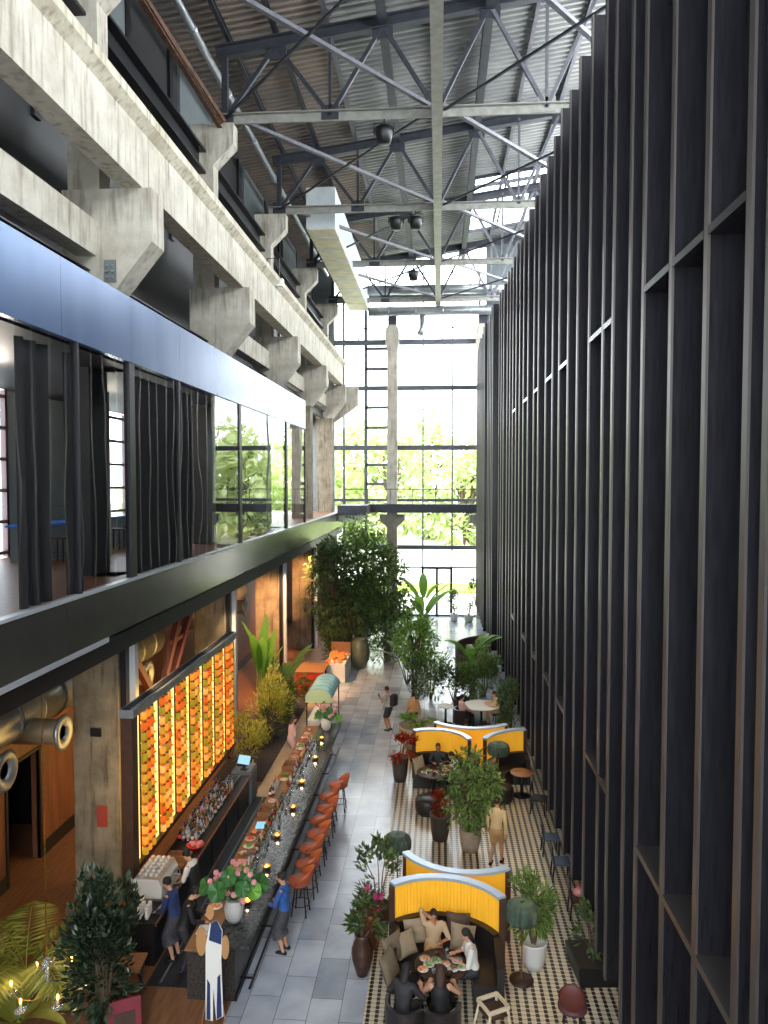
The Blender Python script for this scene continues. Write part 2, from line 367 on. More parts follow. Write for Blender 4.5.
struct(MB().box(-12.6, -12.4, 16.5, 20.5, 0, 3.2), 'wall_recess', 'black')
d = struct_empty('door_1')
MB().box(-10.46, -10.36, 17.02, 17.1, 0, 2.96).box(-10.46, -10.36, 18.55, 18.63, 0, 2.96).box(-10.46, -10.36, 17.02, 18.63, 2.9, 2.98).build('frame', 'black', d)
struct(MB().box(4.6, 4.8, BACKY, ENDY, 0, 19.0), 'wall_right', 'wall_dark')
struct(MB().box(4.6, 9.0, BACKY, ENDY, 18.9, 19.1), 'ceiling_side', 'panel_grey')
def zdeck(x): return 25.05 + (x + 7.5) * .14
# corrugated deck, open over the roof light
def deck(x0, x1, y0, y1, name, mat):
    mb = MB(); n = int((y1 - y0) / .33); vs = []; fs = []
    for i in range(n + 1):
        y = y0 + (y1 - y0) * i / n
        for dy, dz in ((0, 0), (.09, 0), (.13, .1), (.26, .1), (.30, 0)):
            vs += [(x0, y + dy, zdeck(x0) + dz), (x1, y + dy, zdeck(x1) + dz)]
    for k in range(len(vs) // 2 - 1): fs.append((2 * k, 2 * k + 1, 2 * k + 3, 2 * k + 2))
    mb.add(vs, fs); return struct(mb, name, mat)
deck_l = plain('deck_rusty', (128, 114, 102), .5, .25, c2=(100, 94, 90), scale=.5)
deck_r = plain('deck_grey', (126, 126, 124), .45, .3, c2=(100, 100, 100), scale=.5)
deck(-10.6, -3.9, BACKY, ENDY + .3, 'ceiling_1', deck_l)
deck(-3.9, 1.75, BACKY, ENDY + .3, 'ceiling_2', deck_r)
deck(1.75, 9.0, BACKY, 41.6, 'ceiling_3', deck_r)
deck(1.75, 9.0, 50.8, ENDY + .3, 'ceiling_4', deck_r)
deck(7.2, 9.0, 41.6, 50.8, 'ceiling_5', deck_r)
w = struct_empty('window_2')                              # the roof light
fr = MB()
for y in (41.8, 43.1, 44.5, 50.6): fr.bar((1.8, y, zdeck(1.8) - .05), (7.2, y, zdeck(7.2) - .05), .14, .16)
for x in (1.9, 3.7, 5.4, 7.1): fr.bar((x, 41.7, zdeck(x) - .05), (x, 50.7, zdeck(x) - .05), .1, .12)
fr.build('window_frame', 'truss_dark', w)
g = MB(); g.add([(1.75, 41.6, zdeck(1.75) + .1), (7.2, 41.6, zdeck(7.2) + .1), (7.2, 50.8, zdeck(7.2) + .1), (1.75, 50.8, zdeck(1.75) + .1)], [(0, 1, 2, 3)])
g.build('pane', GLASS_OUT, w)
# unseen clerestory on the right, added to light the left side
struct(MB().box(9.0, 9.2, BACKY, ENDY, 19.0, 19.7).box(9.0, 9.2, BACKY, ENDY, 25.8, 27.6), 'wall_clerestory', 'panel_grey')
w = struct_empty('window_3'); fr = MB()
for i in range(21): fr.box(9.0, 9.12, BACKY + i * 3.07 - .05, BACKY + i * 3.07 + .05, 19.7, 25.8)
fr.box(9.0, 9.12, BACKY, ENDY, 22.6, 22.72); fr.build('window_frame', 'truss_dark', w)
MB().add([(9.06, BACKY, 19.7), (9.06, ENDY, 19.7), (9.06, ENDY, 25.8), (9.06, BACKY, 25.8)], [(0, 1, 2, 3)]).build('pane', GLASS_OUT, w)
# rear gable behind the viewer, its glazing added for fill light
struct(MB().box(-10.6, 9.2, BACKY - .2, BACKY, 0, 4).box(-10.6, -9, BACKY - .2, BACKY, 4, 25).box(6, 9.2, BACKY - .2, BACKY, 4, 27.6).box(-9, 6, BACKY - .2, BACKY, 23.5, 27), 'wall_back', 'panel_grey')
w = struct_empty('window_4'); fr = MB()
for i in range(6): fr.box(-9 + 3 * i - .06, -9 + 3 * i + .06, BACKY - .1, BACKY, 4, 23.5)
for z in (4, 8, 12, 16, 20, 23.4): fr.box(-9, 6, BACKY - .1, BACKY, z - .08, z + .08)
fr.build('window_frame', 'truss_dark', w)
MB().add([(-9, BACKY - .06, 4), (6, BACKY - .06, 4), (6, BACKY - .06, 23.5), (-9, BACKY - .06, 23.5)], [(0, 1, 2, 3)]).build('pane', GLASS_OUT, w)
# upper left wall above the mezzanine
struct(MB().box(-9.5, -9.3, BACKY, ENDY, 13.8, 25), 'wall_upper_left', 'wall_dark')
up = MB(); tr = MB()
for i in range(7):
    y0 = 8.7 + 8.8 * (i - 1); up.box(-9.3, -9.2, y0 + .3, y0 + 4.4, 21.4, 24.6)
    tr.box(-9.3, -9.16, y0 + 4.4, y0 + 4.7, 18.2, 24.6).box(-9.3, -9.2, y0 + 8.1, y0 + 8.4, 18.2, 24.6)
struct(up, 'trim_2', 'panel_grey'); struct(tr, 'trim_3', 'black_steel')

# end window
w = struct_empty('window_1')
def zz(y): return 9.9 + (480 - y) * .0728
fm = MB()
XS = [-6.9, -5.3, -1.16, .95, 2.85, 4.5]
for x, t in zip(XS, (.14, .22, .1, .1, .14, .1)): fm.box(x - t / 2, x + t / 2, ENDY - .12, ENDY + .12, 0, 24.8)
for y, t in ((300, .3), (344, .36), (389, .32), (448, .34), (500, .2), (547, .28), (567, .1)):
    fm.box(-10.4, 4.6, ENDY - .14, ENDY + .14, zz(y) - t / 2, zz(y) + t / 2)
fm.box(-10.4, 4.6, ENDY - .1, ENDY + .1, 0, .12)
for y in (350, 370, 408, 428, 465, 484): fm.box(-5.3, -3.6, ENDY - .12, ENDY + .12, zz(y) - .1, zz(y) + .1)
fm.build('window_frame', plain('window_steel', (92, 96, 104), .5, .2), w)
MB().add([(-10.4, ENDY, 0), (4.6, ENDY, 0), (4.6, ENDY, 25), (-10.4, ENDY, 25)], [(0, 1, 2, 3)]).build('pane', GLASS_OUT, w)
d = struct_empty('door_2')
for x in (-1.16, -.13, .9): MB().box(x - .09, x + .09, ENDY - .2, ENDY - .12, 0, 3.55).build('door_post', 'black_steel', d)
MB().box(-1.2, .95, ENDY - .2, ENDY - .12, 3.45, 3.6).build('door_head', 'black_steel', d)
for x in (-.3, .04): MB().bar((x, ENDY - .28, .9), (x, ENDY - .28, 1.5), .04, .04).build('handle', 'steel', d)
struct(MB().box(-10.6, -7.6, ENDY - .2, ENDY + .2, 0, 25).box(-10.4, -7.6, ENDY - 2.2, ENDY - .2, 6.3, 7.6), 'wall_end_left', 'panel_grey')
struct(MB().box(3.3, 9.2, ENDY - .1, ENDY + .2, 19.0, 27.6), 'wall_end_right', 'panel_grey')

# outside
struct(MB().box(-160, 160, ENDY + .3, 300, -.25, -.05), 'floor_outside', 'paving_out')
struct(MB().box(-90, 90, 66, 72, -.1, .03), 'floor_lawn', 'lawn')

# ------------------------------------------------------------ columns, crane beams
COLY = [-.8 + 8.8 * k for k in range(1, 8)]            # near faces: 8.0, 16.8 ... (the third bay on is in view)
COLY = [8.0, 16.8, 25.6, 34.4, 43.2, 52.0]
names = ['beside the nearest stretch of mezzanine', 'left of the backlit jar wall', 'behind the far end of the backlit jar wall', 'orange-lit, left of the tall strelitzia leaves',
         'orange-lit, beside the dense trees', 'last, against the end window']
for k, y in enumerate(COLY):
    t = thing('concrete_column', 'weathered board-marked concrete column with crane bracket, ' + names[k], 'column', (0, y, 0))
    MB().prism([(-8.55, 0), (-7.45, 0), (-7.45, 7.66), (-8.05 if k < 4 else -7.45, 7.66), (-8.05 if k < 4 else -7.45, 12.5), (-7.45, 12.5), (-7.45, 14.2), (-8.55, 14.2)], 'y', 0, .9).build('shaft', 'column', t); k < 4 and MB().box(-8.58, -8.02, -.03, .93, 7.67, 12.49).build('dark_cladding', 'wall_dark', t)
    MB().prism([(-8.6, 14.2), (-7.4, 14.2), (-6.5, 15.3), (-6.5, 16.5), (-8.6, 16.5)], 'y', 0, .75).build('bracket', 'concrete', t)
    MB().prism([(-8.5, 16.5), (-7.75, 16.5), (-7.75, 20.7), (-7.05, 21.4), (-7.05, 22.1), (-8.5, 22.1)], 'y', .1, .65).build('upper_shaft', 'concrete', t)
    MB().box(-7.44, -7.3, .1, .35, 0, 6.3).build('steel_channel', 'black_steel', t)
    MB().box(-7.3, -7.16, .3, .5, 0, 6.3).build('edge_strip', 'cap_white', t)
    MB().box(-7.72, -7.35, -.02, .08, 18.15, 19.0).build('bracket_plate', plain('maroon_plate', (128, 40, 70), .5), t)
    if k == 1:
        MB().box(-8.0, -7.75, -.03, 0, 1.75, 2.25).build('notice', plain('faded_red_notice', (150, 60, 44), .6), t)
        MB().box(-8.12, -7.86, -.04, 0, 3.9, 4.1).build('socket_box', 'black', t)
        b = MB()
        for i in range(2):
            for j in range(3): b.ell((-7.55 + .13 * i, -.02, 14.5 + .13 * j), .04, .04, .04, 6, 4)
        MB().box(-7.62, -7.34, -.03, 0, 14.4, 14.9).build('bolted_plate', 'panel_grey', t); b.build('bolts', 'steel', t)
    if k == 5: MB().prism([(-7.4, 14.0), (-5.75, 15.2), (-5.75, 16.5), (-7.4, 16.5)], 'y', .9, 1.6).build('end_bracket', 'concrete', t)
bn = ['nearest the viewer', 'second bay', 'third bay', 'fourth bay', 'fifth bay by the end window']
for k in range(5):
    y0, y1 = COLY[k] + .37, COLY[k + 1] + .36
    t = thing('crane_beam', 'long pale concrete crane beam with projecting top ledge, %s along the left side' % bn[k], 'beam', (0, 0, 0))
    MB().box(-7.2, -6.7, y0, y1 - .02, 16.5, 17.75).build('web', 'concrete', t)
    MB().prism([(-7.3, 17.75), (-6.7, 17.75), (-6.5, 17.95), (-6.5, 18.15), (-7.3, 18.15)], 'y', y0, y1 - .02).build('ledge', 'ledge', t)
    t2 = None if k == 1 else MB().box(-8.25, -7.8, COLY[k] + .76, COLY[k + 1], 15.0, 15.8).build('tie_beam', 'concrete')
    if t2: tag(t2, 'short concrete tie beam behind the brackets, %s' % bn[k], 'beam')
    t3 = MB().ibeam((-8.1, COLY[k] + .76, 14.45), (-8.1, COLY[k + 1], 14.45), .3, .5, .04).build('steel_beam', 'black_steel')
    tag(t3, 'dark steel I-beam low between the concrete brackets, %s' % bn[k], 'beam')
    t4 = MB().box(-8.35, -8.25, COLY[k] + .6, COLY[k + 1] + .1, 20.4, 21.2).box(-8.25, -8.0, COLY[k] + .66, COLY[k + 1] + .1, 20.4, 20.48).box(-8.25, -8.0, COLY[k] + .66, COLY[k + 1] + .1, 21.12, 21.2).build('steel_channel_beam', 'black_steel')
    tag(t4, 'dark steel channel rail along the upper left wall, %s' % bn[k], 'beam')
# small rail brackets and floodlight on the crane beam
for k, y in enumerate((31.0, 47.5)):
    t = thing('rail_bracket', ['thin black railing bracket with a small white floodlight on the crane beam', 'small black railing bracket at the far end of the crane beam'][k], 'bracket', (-6.62, y, 18.15))
    MB().tube([(0, 0, 0), (0, 0, .9), (-.5, 0, .9), (-.5, 0, 0)], .03, 6).build('rail', 'black', t)
    if k == 0: MB().box(-.0, .25, -.5, -.2, -.35, -.05).build('lamp_head', 'white', t); MB().bar((0, -.02, .0), (.1, -.3, -.1), .03, .03).build('arm', 'black', t)

# ------------------------------------------------------------ roof trusses
TY = [8.4, 17.2, 26.0, 34.8, 43.6, 52.4]
def ztop(x): return 24.6 + (x + 7.5) * .14
ZB = 22.35
tn = ['overhead, nearest the viewer', 'second from the viewer', 'third from the viewer', 'fourth, halfway along', 'fifth, under the roof light', 'last, by the end window']
def truss(k, y):
    t = thing('roof_truss', 'steel roof truss with pale bottom chord and dark top chord, ' + tn[k], 'truss', (0, y, 0))
    MB().ibeam((-7.7, 0, ztop(-7.7)), (9.0, 0, ztop(9.0)), .3, .42, .05).build('top_chord', 'truss_dark', t)
    MB().box(-7.9, 9.0, -.16, .16, ZB + .1, ZB + .14).box(-7.9, 9.0, -.03, .03, ZB - .18, ZB + .1).build('bottom_chord', 'truss_light', t)
    bx = [-7.4, -3.75, -.1, 3.55, 7.2]; tx = [-5.6, -1.95, 1.65, 5.35]
    for i, x in enumerate(tx):
        for q in (bx[i], bx[i + 1]):
            MB().bar((q, 0, ZB), (x, 0, ztop(x) - .1), .13, .13).build('diagonal', 'truss_dark' if q < 3 else 'truss_mid', t)
        MB().box(x - .35, x + .35, -.04, .04, ztop(x) - .55, ztop(x) + .15).build('gusset_plate', 'truss_dark', t)
    for x in bx[1:4:2]: MB().bar((x, 0, ZB), (x, 0, ztop(x)), .1, .1).build('vertical_strut', 'truss_dark' if x < 0 else 'truss_mid', t)
    for x in bx: MB().box(x - .3, x + .3, -.05, .05, ZB - .15, ZB + .35).build('gusset_plate', 'truss_light' if x > -1 else 'truss_dark', t)
    MB().bar((-7.4, 0, ZB), (-7.4, 0, ztop(-7.4)), .2, .2).build('end_post', 'truss_dark', t)
for k, y in enumerate(TY): truss(k, y)
for k in range(5):
    for xa, xb in ((-7.4, -.32), (.12, 7.2)):
        for a, b in ((xa, xb), (xb, xa)):
            o = MB().bar((a, TY[k], ZB + (.2 if a == xa else .04)), (b, TY[k + 1], ZB + (.2 if a == xa else .04)), .15 if a == xa else .07, .12 if a == xa else .07).build('wind_brace', 'truss_mid' if a == xa else 'truss_dark')
            tag(o, 'thin steel diagonal brace lying between the roof truss bottom chords', 'brace', 'wind braces between the trusses')
o = MB().ibeam((-.1, 4, ZB - .05), (-.1, ENDY, ZB - .05), .36, .34, .06).build('ridge_beam', 'truss_light'); tag(o, 'pale steel beam running lengthwise down the middle under the trusses', 'beam')
for x, lab in ((1.65, 'dark deep steel beam running lengthwise under the deck beside the roof light'), (-1.95, 'dark steel beam running lengthwise under the deck left of the middle')):
    o = MB().ibeam((x, BACKY, ztop(x) - .02), (x, ENDY, ztop(x) - .02), .3, .5 if x > 0 else .3, .05).build('longitudinal_beam', 'truss_dark'); tag(o, lab, 'beam')
for x in (-7.2, -5.6, -3.85, -.15, 3.4, 5.3, 6.9):
    o = MB().ibeam((x, BACKY, zdeck(x) - .13), (x, ENDY, zdeck(x) - .13), .14, .22, .03).build('purlin', 'truss_mid' if x > -5 else 'truss_dark')
    tag(o, 'slim steel purlin running lengthwise under the corrugated roof deck', 'beam', 'roof purlins')
o = MB().ibeam((-7.5, BACKY, 22.0), (-7.5, 26, 22.0), .16, .16, .03).build('rusted_rail', 'rust'); tag(o, 'rusty steel member running along the eaves at the upper left', 'beam')
o = MB().bar((-7.42, 25.9, 22.2), (-8.6, 21.8, 23.9), .16, .16).build('rusted_brace', 'rust'); tag(o, 'rusty steel brace rising from the truss end to the upper left wall', 'brace')
o = MB().tube([(-7.9, BACKY, 24.3), (-7.9, 53, 24.3)], .13, 12).build('drain_pipe', 'galv', None, True); tag(o, 'grey jointed pipe running along the eaves under the roof', 'pipe')
for y in range(0, 52, 4): MB().tube([(-7.9, y, 24.3), (-7.9, y + .14, 24.3)], .165, 12).build('pipe_collar', 'galv', o)
# big rectangular duct along the left, underside coloured with its yellow light, with seams
t = thing('rectangular_duct', 'large rectangular duct running along the upper left to the end window', 'duct', (0, 0, 0))
MB().box(-6.4, -5.0, 36.2, 53.6, 21.95, 23.9).build('casing', 'duct', t)
b = MB()
for i in range(9): b.box(-6.42, -4.97, 37.4 + i * 2, 37.52 + i * 2, 21.9, 21.96)
b.build('seams', 'duct', t); MB().box(-6.38, -5.02, 36.25, 53.5, 21.92, 21.95).build('underside', 'duct_yellow_lit', t)
for y, z, lab in ((52.9, 23.15, 'upper of the two round ducts crossing above the end window'), (53.2, 21.75, 'lower of the two round ducts crossing above the end window')):
    t = thing('round_duct', 'thick galvanised ' + lab, 'duct', (0, y, z))
    MB().tube([(-5.0, 0, 0), (8.8, 0, 0)], .33, 20).build('pipe', 'galv', t, True)
    for i in range(7): MB().tube([(-3.6 + i * 1.9, 0, 0), (-3.52 + i * 1.9, 0, 0)], .36, 20).build('collar', 'galv', t, True)
    MB().tube([(-1.2, 0, -.2), (-1.2, 0, -1.2), (-1.4, -.2, -1.7)], .2, 12).build('outlet', 'galv', t, True) if z < 22 else 0
# stage spotlights hanging from the trusses
for k, (x, y, z) in enumerate(((-1.9, 26.0, 21.58), (-2.0, 34.8, 21.58), (-1.1, 34.8, 21.58), (-1.5, 43.6, 21.58), (-2.4, 20.5, 23.3))):
    lab = ['largest black round spotlight hanging below the pale chord', 'black spotlight left of a pair on the fourth truss', 'black spotlight right of a pair on the fourth truss', 'small far black spotlight on the fifth truss', 'blue-black spotlight hanging from the deck at the top of the picture'][k]
    t = thing('stage_spotlight', lab, 'spotlight', (x, y, z))
    MB().lathe([(.05, -.25), (.22, -.22), (.3, .1), (.32, .28), (.26, .3)], (0, 0, 0), 14).build('lamp_body', 'black', t, True)
    MB().tube([(-.34, 0, .05), (-.34, 0, .45), (.34, 0, .45), (.34, 0, .05)], .03, 6).build('yoke', 'black', t)
    MB().tube([(0, 0, .45), (0, 0, .62 if k < 4 else 1.9)], .03, 6).build('hanger', 'black', t)
# concrete posts of the end window and the catwalk rail
for x, lab in ((-3.35, 'slim concrete post with flared head in the end window'), (3.06, 'slim concrete post with flared head, mostly behind the dark fins')):
    t = thing('window_post', lab, 'column', (x, ENDY - .5, 0))
    MB().box(-.36, .36, -.3, .3, 0, 19.1).build('shaft', 'concrete', t)
    MB().prism([(-.36, 19.1), (.36, 19.1), (.48, 19.6), (.48, 20.5), (.3, 20.9), (-.3, 20.9), (-.48, 20.5), (-.48, 19.6)], 'y', -.34, .34).build('head', 'concrete', t)
    MB().box(-.3, .3, -.3, .3, 20.9, 22.2).build('steel_head', 'truss_dark', t)
    for s_ in (-1, 1): MB().prism([(s_ * .36, 7.45), (s_ * .9, 7.45), (s_ * .9, 7.0), (s_ * .36, 6.5)], 'y', -.3, .3).build('bracket', 'concrete', t)
t = thing('catwalk_rail', 'thin steel handrail crossing high in front of the end window', 'railing', (0, ENDY - .3, 0))
MB().bar((-6.6, 0, 20.75), (4.5, 0, 20.75), .07, .07).build('top_rail', 'truss_dark', t)
for i in range(6): MB().bar((-5.8 + 2 * i, 0, 19.85), (-5.8 + 2 * i, 0, 20.75), .06, .06).build('post', 'truss_dark', t)
t = thing('end_balcony', 'dark edged balcony bridge crossing in front of the end window', 'balcony', (0, 0, 0))
MB().box(-6.75, 3.0, 52.7, 53.55, 7.6, 8.2).build('slab', 'truss_dark', t)
MB().box(-6.76, -4.8, 49.6, 52.69, 7.55, 8.2).build('landing', 'truss_dark', t)
MB().box(-6.7, -5.1, 49.9, 51.9, 7.1, 7.55).build('soffit_box', 'white', t)
MB().bar((-6.7, 53.0, 9.25), (3.0, 53.0, 9.25), .05, .05).build('handrail', 'truss_dark', t)
for i in range(7): MB().bar((-6.65 + 1.6 * i, 53.0, 8.2), (-6.65 + 1.6 * i, 53.0, 9.25), .04, .04).build('post', 'truss_dark', t)

# ------------------------------------------------------------ the fins of the right wall
FY = [1.6, 2.8, 4.0, 5.1, 6.1, 6.75, 7.25, 7.72, 8.9, 10.2, 11.55, 12.35, 13.5, 14.3, 15.6, 16.9, 18.1, 19.4, 20.5, 21.8, 23.4, 24.5, 26.1, 27.5, 28.8, 30.1, 31.4, 32.7, 34.0, 35.3, 36.6, 37.9]
FX = {}
def fin(y, x0, z0, z1):
    t = thing('wall_fin', 'tall dark bronze metal fin standing out from the right wall', 'fin', (0, y, 0), 0, 'dark bronze fins of the right wall')
    MB().box(x0 + .03, 4.6, -.11, 0, z0, z1).build('fin_plate', 'fin', t)
    MB().box(x0, x0 + .03, -.12, .01, z0, z1).build('edge_strip', 'fin_lit', t)
for i, y in enumerate(FY):
    fin(y, 3.0 if y < 34.5 else 2.95, .9 if y > 9 else .7, 19.0 + .12 * math.sin(i * 2.3))
y = 39.2; i = 0
while y < 53.6:
    fin(y, 2.72 if y < 43 else 2.6, 1.0, 18.9 + .12 * math.sin(i * 1.7)); y += 1.25; i += 1
for ya, yb in ((7.25, 7.72), (8.9, 10.2), (10.2, 11.55), (7.72, 8.9), (14.3, 15.6), (13.5, 14.3), (18.1, 19.4), (20.5, 21.8), (23.4, 24.5), (26.1, 27.5), (30.1, 31.4)):
    if ya == 7.25: continue
    for z in (4.3, 12.7):
        o = MB().box(3.0, 4.6, ya + .0, yb - .11, z - .05, z + .05).build('fin_shelf', 'fin_lit' if z < 5 else 'fin')  # lower shelves take the lit edge tone, upper ones the dark fin tone
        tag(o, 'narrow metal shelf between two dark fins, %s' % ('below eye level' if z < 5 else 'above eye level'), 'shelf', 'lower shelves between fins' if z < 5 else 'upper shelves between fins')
t = MB(); n = 22
for i in range(n):
    a0 = PI * .5 * i / n; a1 = PI * .5 * (i + 1) / n
    p = lambda a, r: (3.6 - r * math.sin(a * 1.7 + .24), 40.6 - r * math.cos(a * 1.7 + .24))
    q = [p(a0, 2.7), p(a1, 2.7), p(a1, 2.6), p(a0, 2.6)]
    t.prism(q, 'z', 0, 1.0)
tag(t.build('curved_screen', 'purple_leather'), 'low curved maroon screen below the far fins', 'screen')

# ------------------------------------------------------------ the mezzanine
struct(MB().box(-10.6, -7.12, BACKY, ENDY - .3, 6.2, 6.62), 'ceiling_soffit', 'wall_dark')
struct(MB().box(-12.5, -7.12, BACKY, ENDY - .4, 6.62, 7.66), 'floor_mezzanine', 'wood_floor')
struct(MB().box(-12.5, -7.12, BACKY, 38.1, 12.5, 13.9), 'ceiling_mezzanine', 'wall_dark')
struct(MB().box(-12.7, -12.5, BACKY, 19.6, 7.66, 12.5).box(-12.7, -12.5, 20.95, 26.8, 7.66, 12.5).box(-12.7, -12.5, 29.3, 31, 7.66, 12.5).box(-12.7, -12.5, 33, 40, 7.66, 12.5), 'wall_mezzanine_rear', 'panel_grey')
struct(MB().box(-12.5, -8.6, 38.0, 38.1, 7.66, 12.5), 'wall_mezzanine_side', 'wall_dark')
def fascia(name, z0, z1, ya, yb, mat, lab, cap=None):
    t = thing(name, lab, 'fascia', (0, 0, 0)); y = ya
    while y < yb - .1:
        e = min(yb, y + 3.1); MB().box(MX - .15, MX, y + .004, e - .004, z0, z1).build('panel', mat, t); y = e
    if cap: MB().box(MX - .15, MX + .03, ya, yb, z1, z1 + .06).build('cap', 'cap_white', t)
    return t
fascia('upper_fascia', 12.5, 13.92, 7.0, 38.1, 'blue_steel', 'long blue-grey steel fascia above the mezzanine glass')
lf = fascia('lower_fascia', 6.66, 7.66, 7.0, 53.4, 'grey_steel', 'long dark grey steel fascia below the mezzanine glass', True)
MB().box(MX - .3, MX + .02, 7.0, 14.9, 6.56, 6.66).build('light_lip', 'cap_white', lf)
MB().box(MX - .28, MX - .12, 7.0, 53.4, 6.15, 6.56).build('lower_beam', 'black_steel', lf)
PY = [7.0, 13.85, 16.35, 19.4, 25.5, 33.4, 38.1]
t = struct_empty('window_5')
for a, b in zip(PY, PY[1:]):
    MB().add([(MX - .06, a, 7.72), (MX - .06, b, 7.72), (MX - .06, b, 12.5), (MX - .06, a, 12.5)], [(0, 1, 2, 3)]).build('pane', GLASS_MEZZ, t)
for y in PY[1:]: MB().box(MX - .16, MX - .02, y - (.14 if y in (16.35, 25.5, 33.4) else .03), y + (.14 if y in (16.35, 25.5, 33.4) else .03), 7.7, 12.5).build('mullion', 'black_steel', t)
# rooms behind the glass
w = struct_empty('window_6'); fr = MB()
for a, b in ((19.6, 20.95), (26.8, 29.3), (31, 33)):
    for z in (7.8, 8.7, 9.6, 10.5, 11.4, 12.3): fr.box(-12.62, -12.5, a, b, z - .05, z + .05)
    for y in (a, b): fr.box(-12.62, -12.5, y - .06, y + .06, 7.66, 12.5)
fr.build('window_frame', plain('window_red_grey', (110, 84, 84), .5), w)
for a, b in ((19.6, 20.95), (26.8, 29.3), (31, 33)):
    MB().add([(-12.58, a, 7.66), (-12.58, b, 7.66), (-12.58, b, 12.5), (-12.58, a, 12.5)], [(0, 1, 2, 3)]).build('pane', GLASS_OUT, w)
def drape(y0, y1, lab):
    mb = MB(); n = int((y1 - y0) / .09)
    pts = [(MX - .36 + .09 * math.sin(i * 1.57), y0 + (y1 - y0) * i / n) for i in range(n + 1)]
    mb.prism(pts + [(x - .02, y) for x, y in reversed(pts)], 'z', 7.68, 12.34)
    tag(mb.build('curtain', plain('curtain_cloth', (46, 42, 42), .75)), lab, 'curtain')
drape(12.3, 13.2, 'dark gathered curtain behind the mezzanine glass, nearest'); drape(13.95, 14.6, 'dark gathered curtain behind the mezzanine glass, second')
drape(17.3, 21.0, 'wide dark gathered curtain behind the mezzanine glass, in the middle')
o = MB().box(-10.1, -9.8, 21.3, 21.8, 7.66, 12.5).build('pillar', 'concrete'); tag(o, 'slim pale concrete pillar inside the mezzanine room', 'column')
t = thing('mezzanine_counter', 'long blue topped serving counter inside the mezzanine room', 'counter', (-11.2, 22.4, 7.66))
MB().box(-.35, .35, -3, 3.5, 0, .95).build('body', 'panel_grey', t); MB().box(-.42, .42, -3.1, 3.6, .95, 1.02).build('top', plain('blue_top', (70, 120, 200), .25), t)
MB().box(.2, .23, -2.6, 3.2, 1.02, 1.5).build('glass_guard', GLASS_OUT, t)
def stool_frame(loc, lab):
    t = thing('mezzanine_stool', lab, 'stool', loc, 0, 'stools at the mezzanine counter')
    MB().box(-.2, .2, -.2, .2, .62, .68).build('seat', 'wood_dark', t)
    for a in (-.17, .17):
        for b in (-.17, .17): MB().bar((a, b, 0), (a, b, .62), .03, .03).build('leg', 'black', t)
    for a in (-.17, .17): MB().bar((a, -.17, .25), (a, .17, .25), .025, .025).build('stretcher', 'black', t)
    return t
for i in range(5): stool_frame((-10.4, 19.9 + i * 1.2, 7.66), 'black framed stool at the blue topped mezzanine counter')
t = thing('armchair', 'rust brown armchair inside the mezzanine at the far left', 'armchair', (-8.6, 12.6, 7.66), -.4)
MB().box(-.4, .4, -.4, .4, .2, .45).build('seat', 'cognac', t); MB().box(-.4, .4, .28, .42, .45, 1.0).build('backrest', 'cognac', t)
for s in (-1, 1): MB().box(s * .34 - .08, s * .34 + .08, -.4, .4, .2, .65).build('armrest', 'cognac', t)
for a in (-.33, .33):
    for b in (-.33, .33): MB().bar((a, b, 0), (a, b, .2), .05, .05).build('leg', 'wood_dark', t)
for y_ in (11.5, 16.5, 22.0):
    bulb('mezzanine_fill', (-10, y_, 11.9), 120, (1, .84, .68), .25)  # unseen point lights added to brighten the room behind the glass

# ------------------------------------------------------------ helpers for furnishing
def at(px, py, z=0):                                      # the point at height z seen at a pixel of the photograph
    a = (px - 384) / 750; b = (512 - py) / 750
    fw = math.cos(TH) + b * math.sin(TH); u = b * math.cos(TH) - math.sin(TH)
    x = a * math.cos(PS) - fw * math.sin(PS); y = a * math.sin(PS) + fw * math.cos(PS)
    t = (z - H) / u
    return V(x * t, y * t, z)

# ------------------------------------------------------------ lower left: ducts, recess, backlit jar wall
struct(MB().box(-12.6, -10.6, 16.5, 16.6, 0, 6.2).box(-12.6, -10.6, 20.4, 20.5, 0, 6.2).box(-12.6, -10.6, 16.5, 20.5, 3.2, 3.3), 'wall_light_block', 'black')  # black box added to keep outdoor light out of the doorway
t = thing('ventilation_duct', 'wide silver spiral duct under the mezzanine at the far left, with round nozzle', 'duct', (-9.35, 0, 4.75))
MB().tube([(0, 8, 0), (0, 23.5, 0)], .52, 20).build('trunk', 'galv', t, True)
for y in (10, 14, 18, 22): MB().bar((0, y, .5), (0, y, 1.45), .04, .04).build('hanger_strap', 'black', t)
for i in range(16): MB().tube([(0, 8.5 + i * .95, 0), (0, 8.58 + i * .95, 0)], .545, 20).build('seam_ring', 'galv', t, True)
for y in (13.4, 15.6, 20.4):
    MB().tube([(.1, y, -.35), (1.15, y, -.35)], .28, 16).build('branch', plain('tan_duct', (150, 128, 100), .5, .3) if y < 17 else 'galv', t, True)
    MB().lathe([(.36, 0), (.4, .06), (.3, .1), (.17, .04), (.15, -.1)], (0, 0, 0), 18).build('nozzle', 'galv', t, True).matrix_basis = Matrix.Translation((1.15, y, -.35)) @ Matrix.Rotation(PI / 2, 4, 'Y')
t = thing('ventilation_duct', 'silver spiral duct beyond the backlit jar wall, with two round nozzles', 'duct', (-9.35, 0, 4.75))
MB().tube([(0, 27.5, 0), (0, 34, 0)], .5, 20).build('trunk', 'galv', t, True)
for y in (28, 33): MB().bar((0, y, .5), (0, y, 1.45), .04, .04).build('hanger_strap', 'black', t)
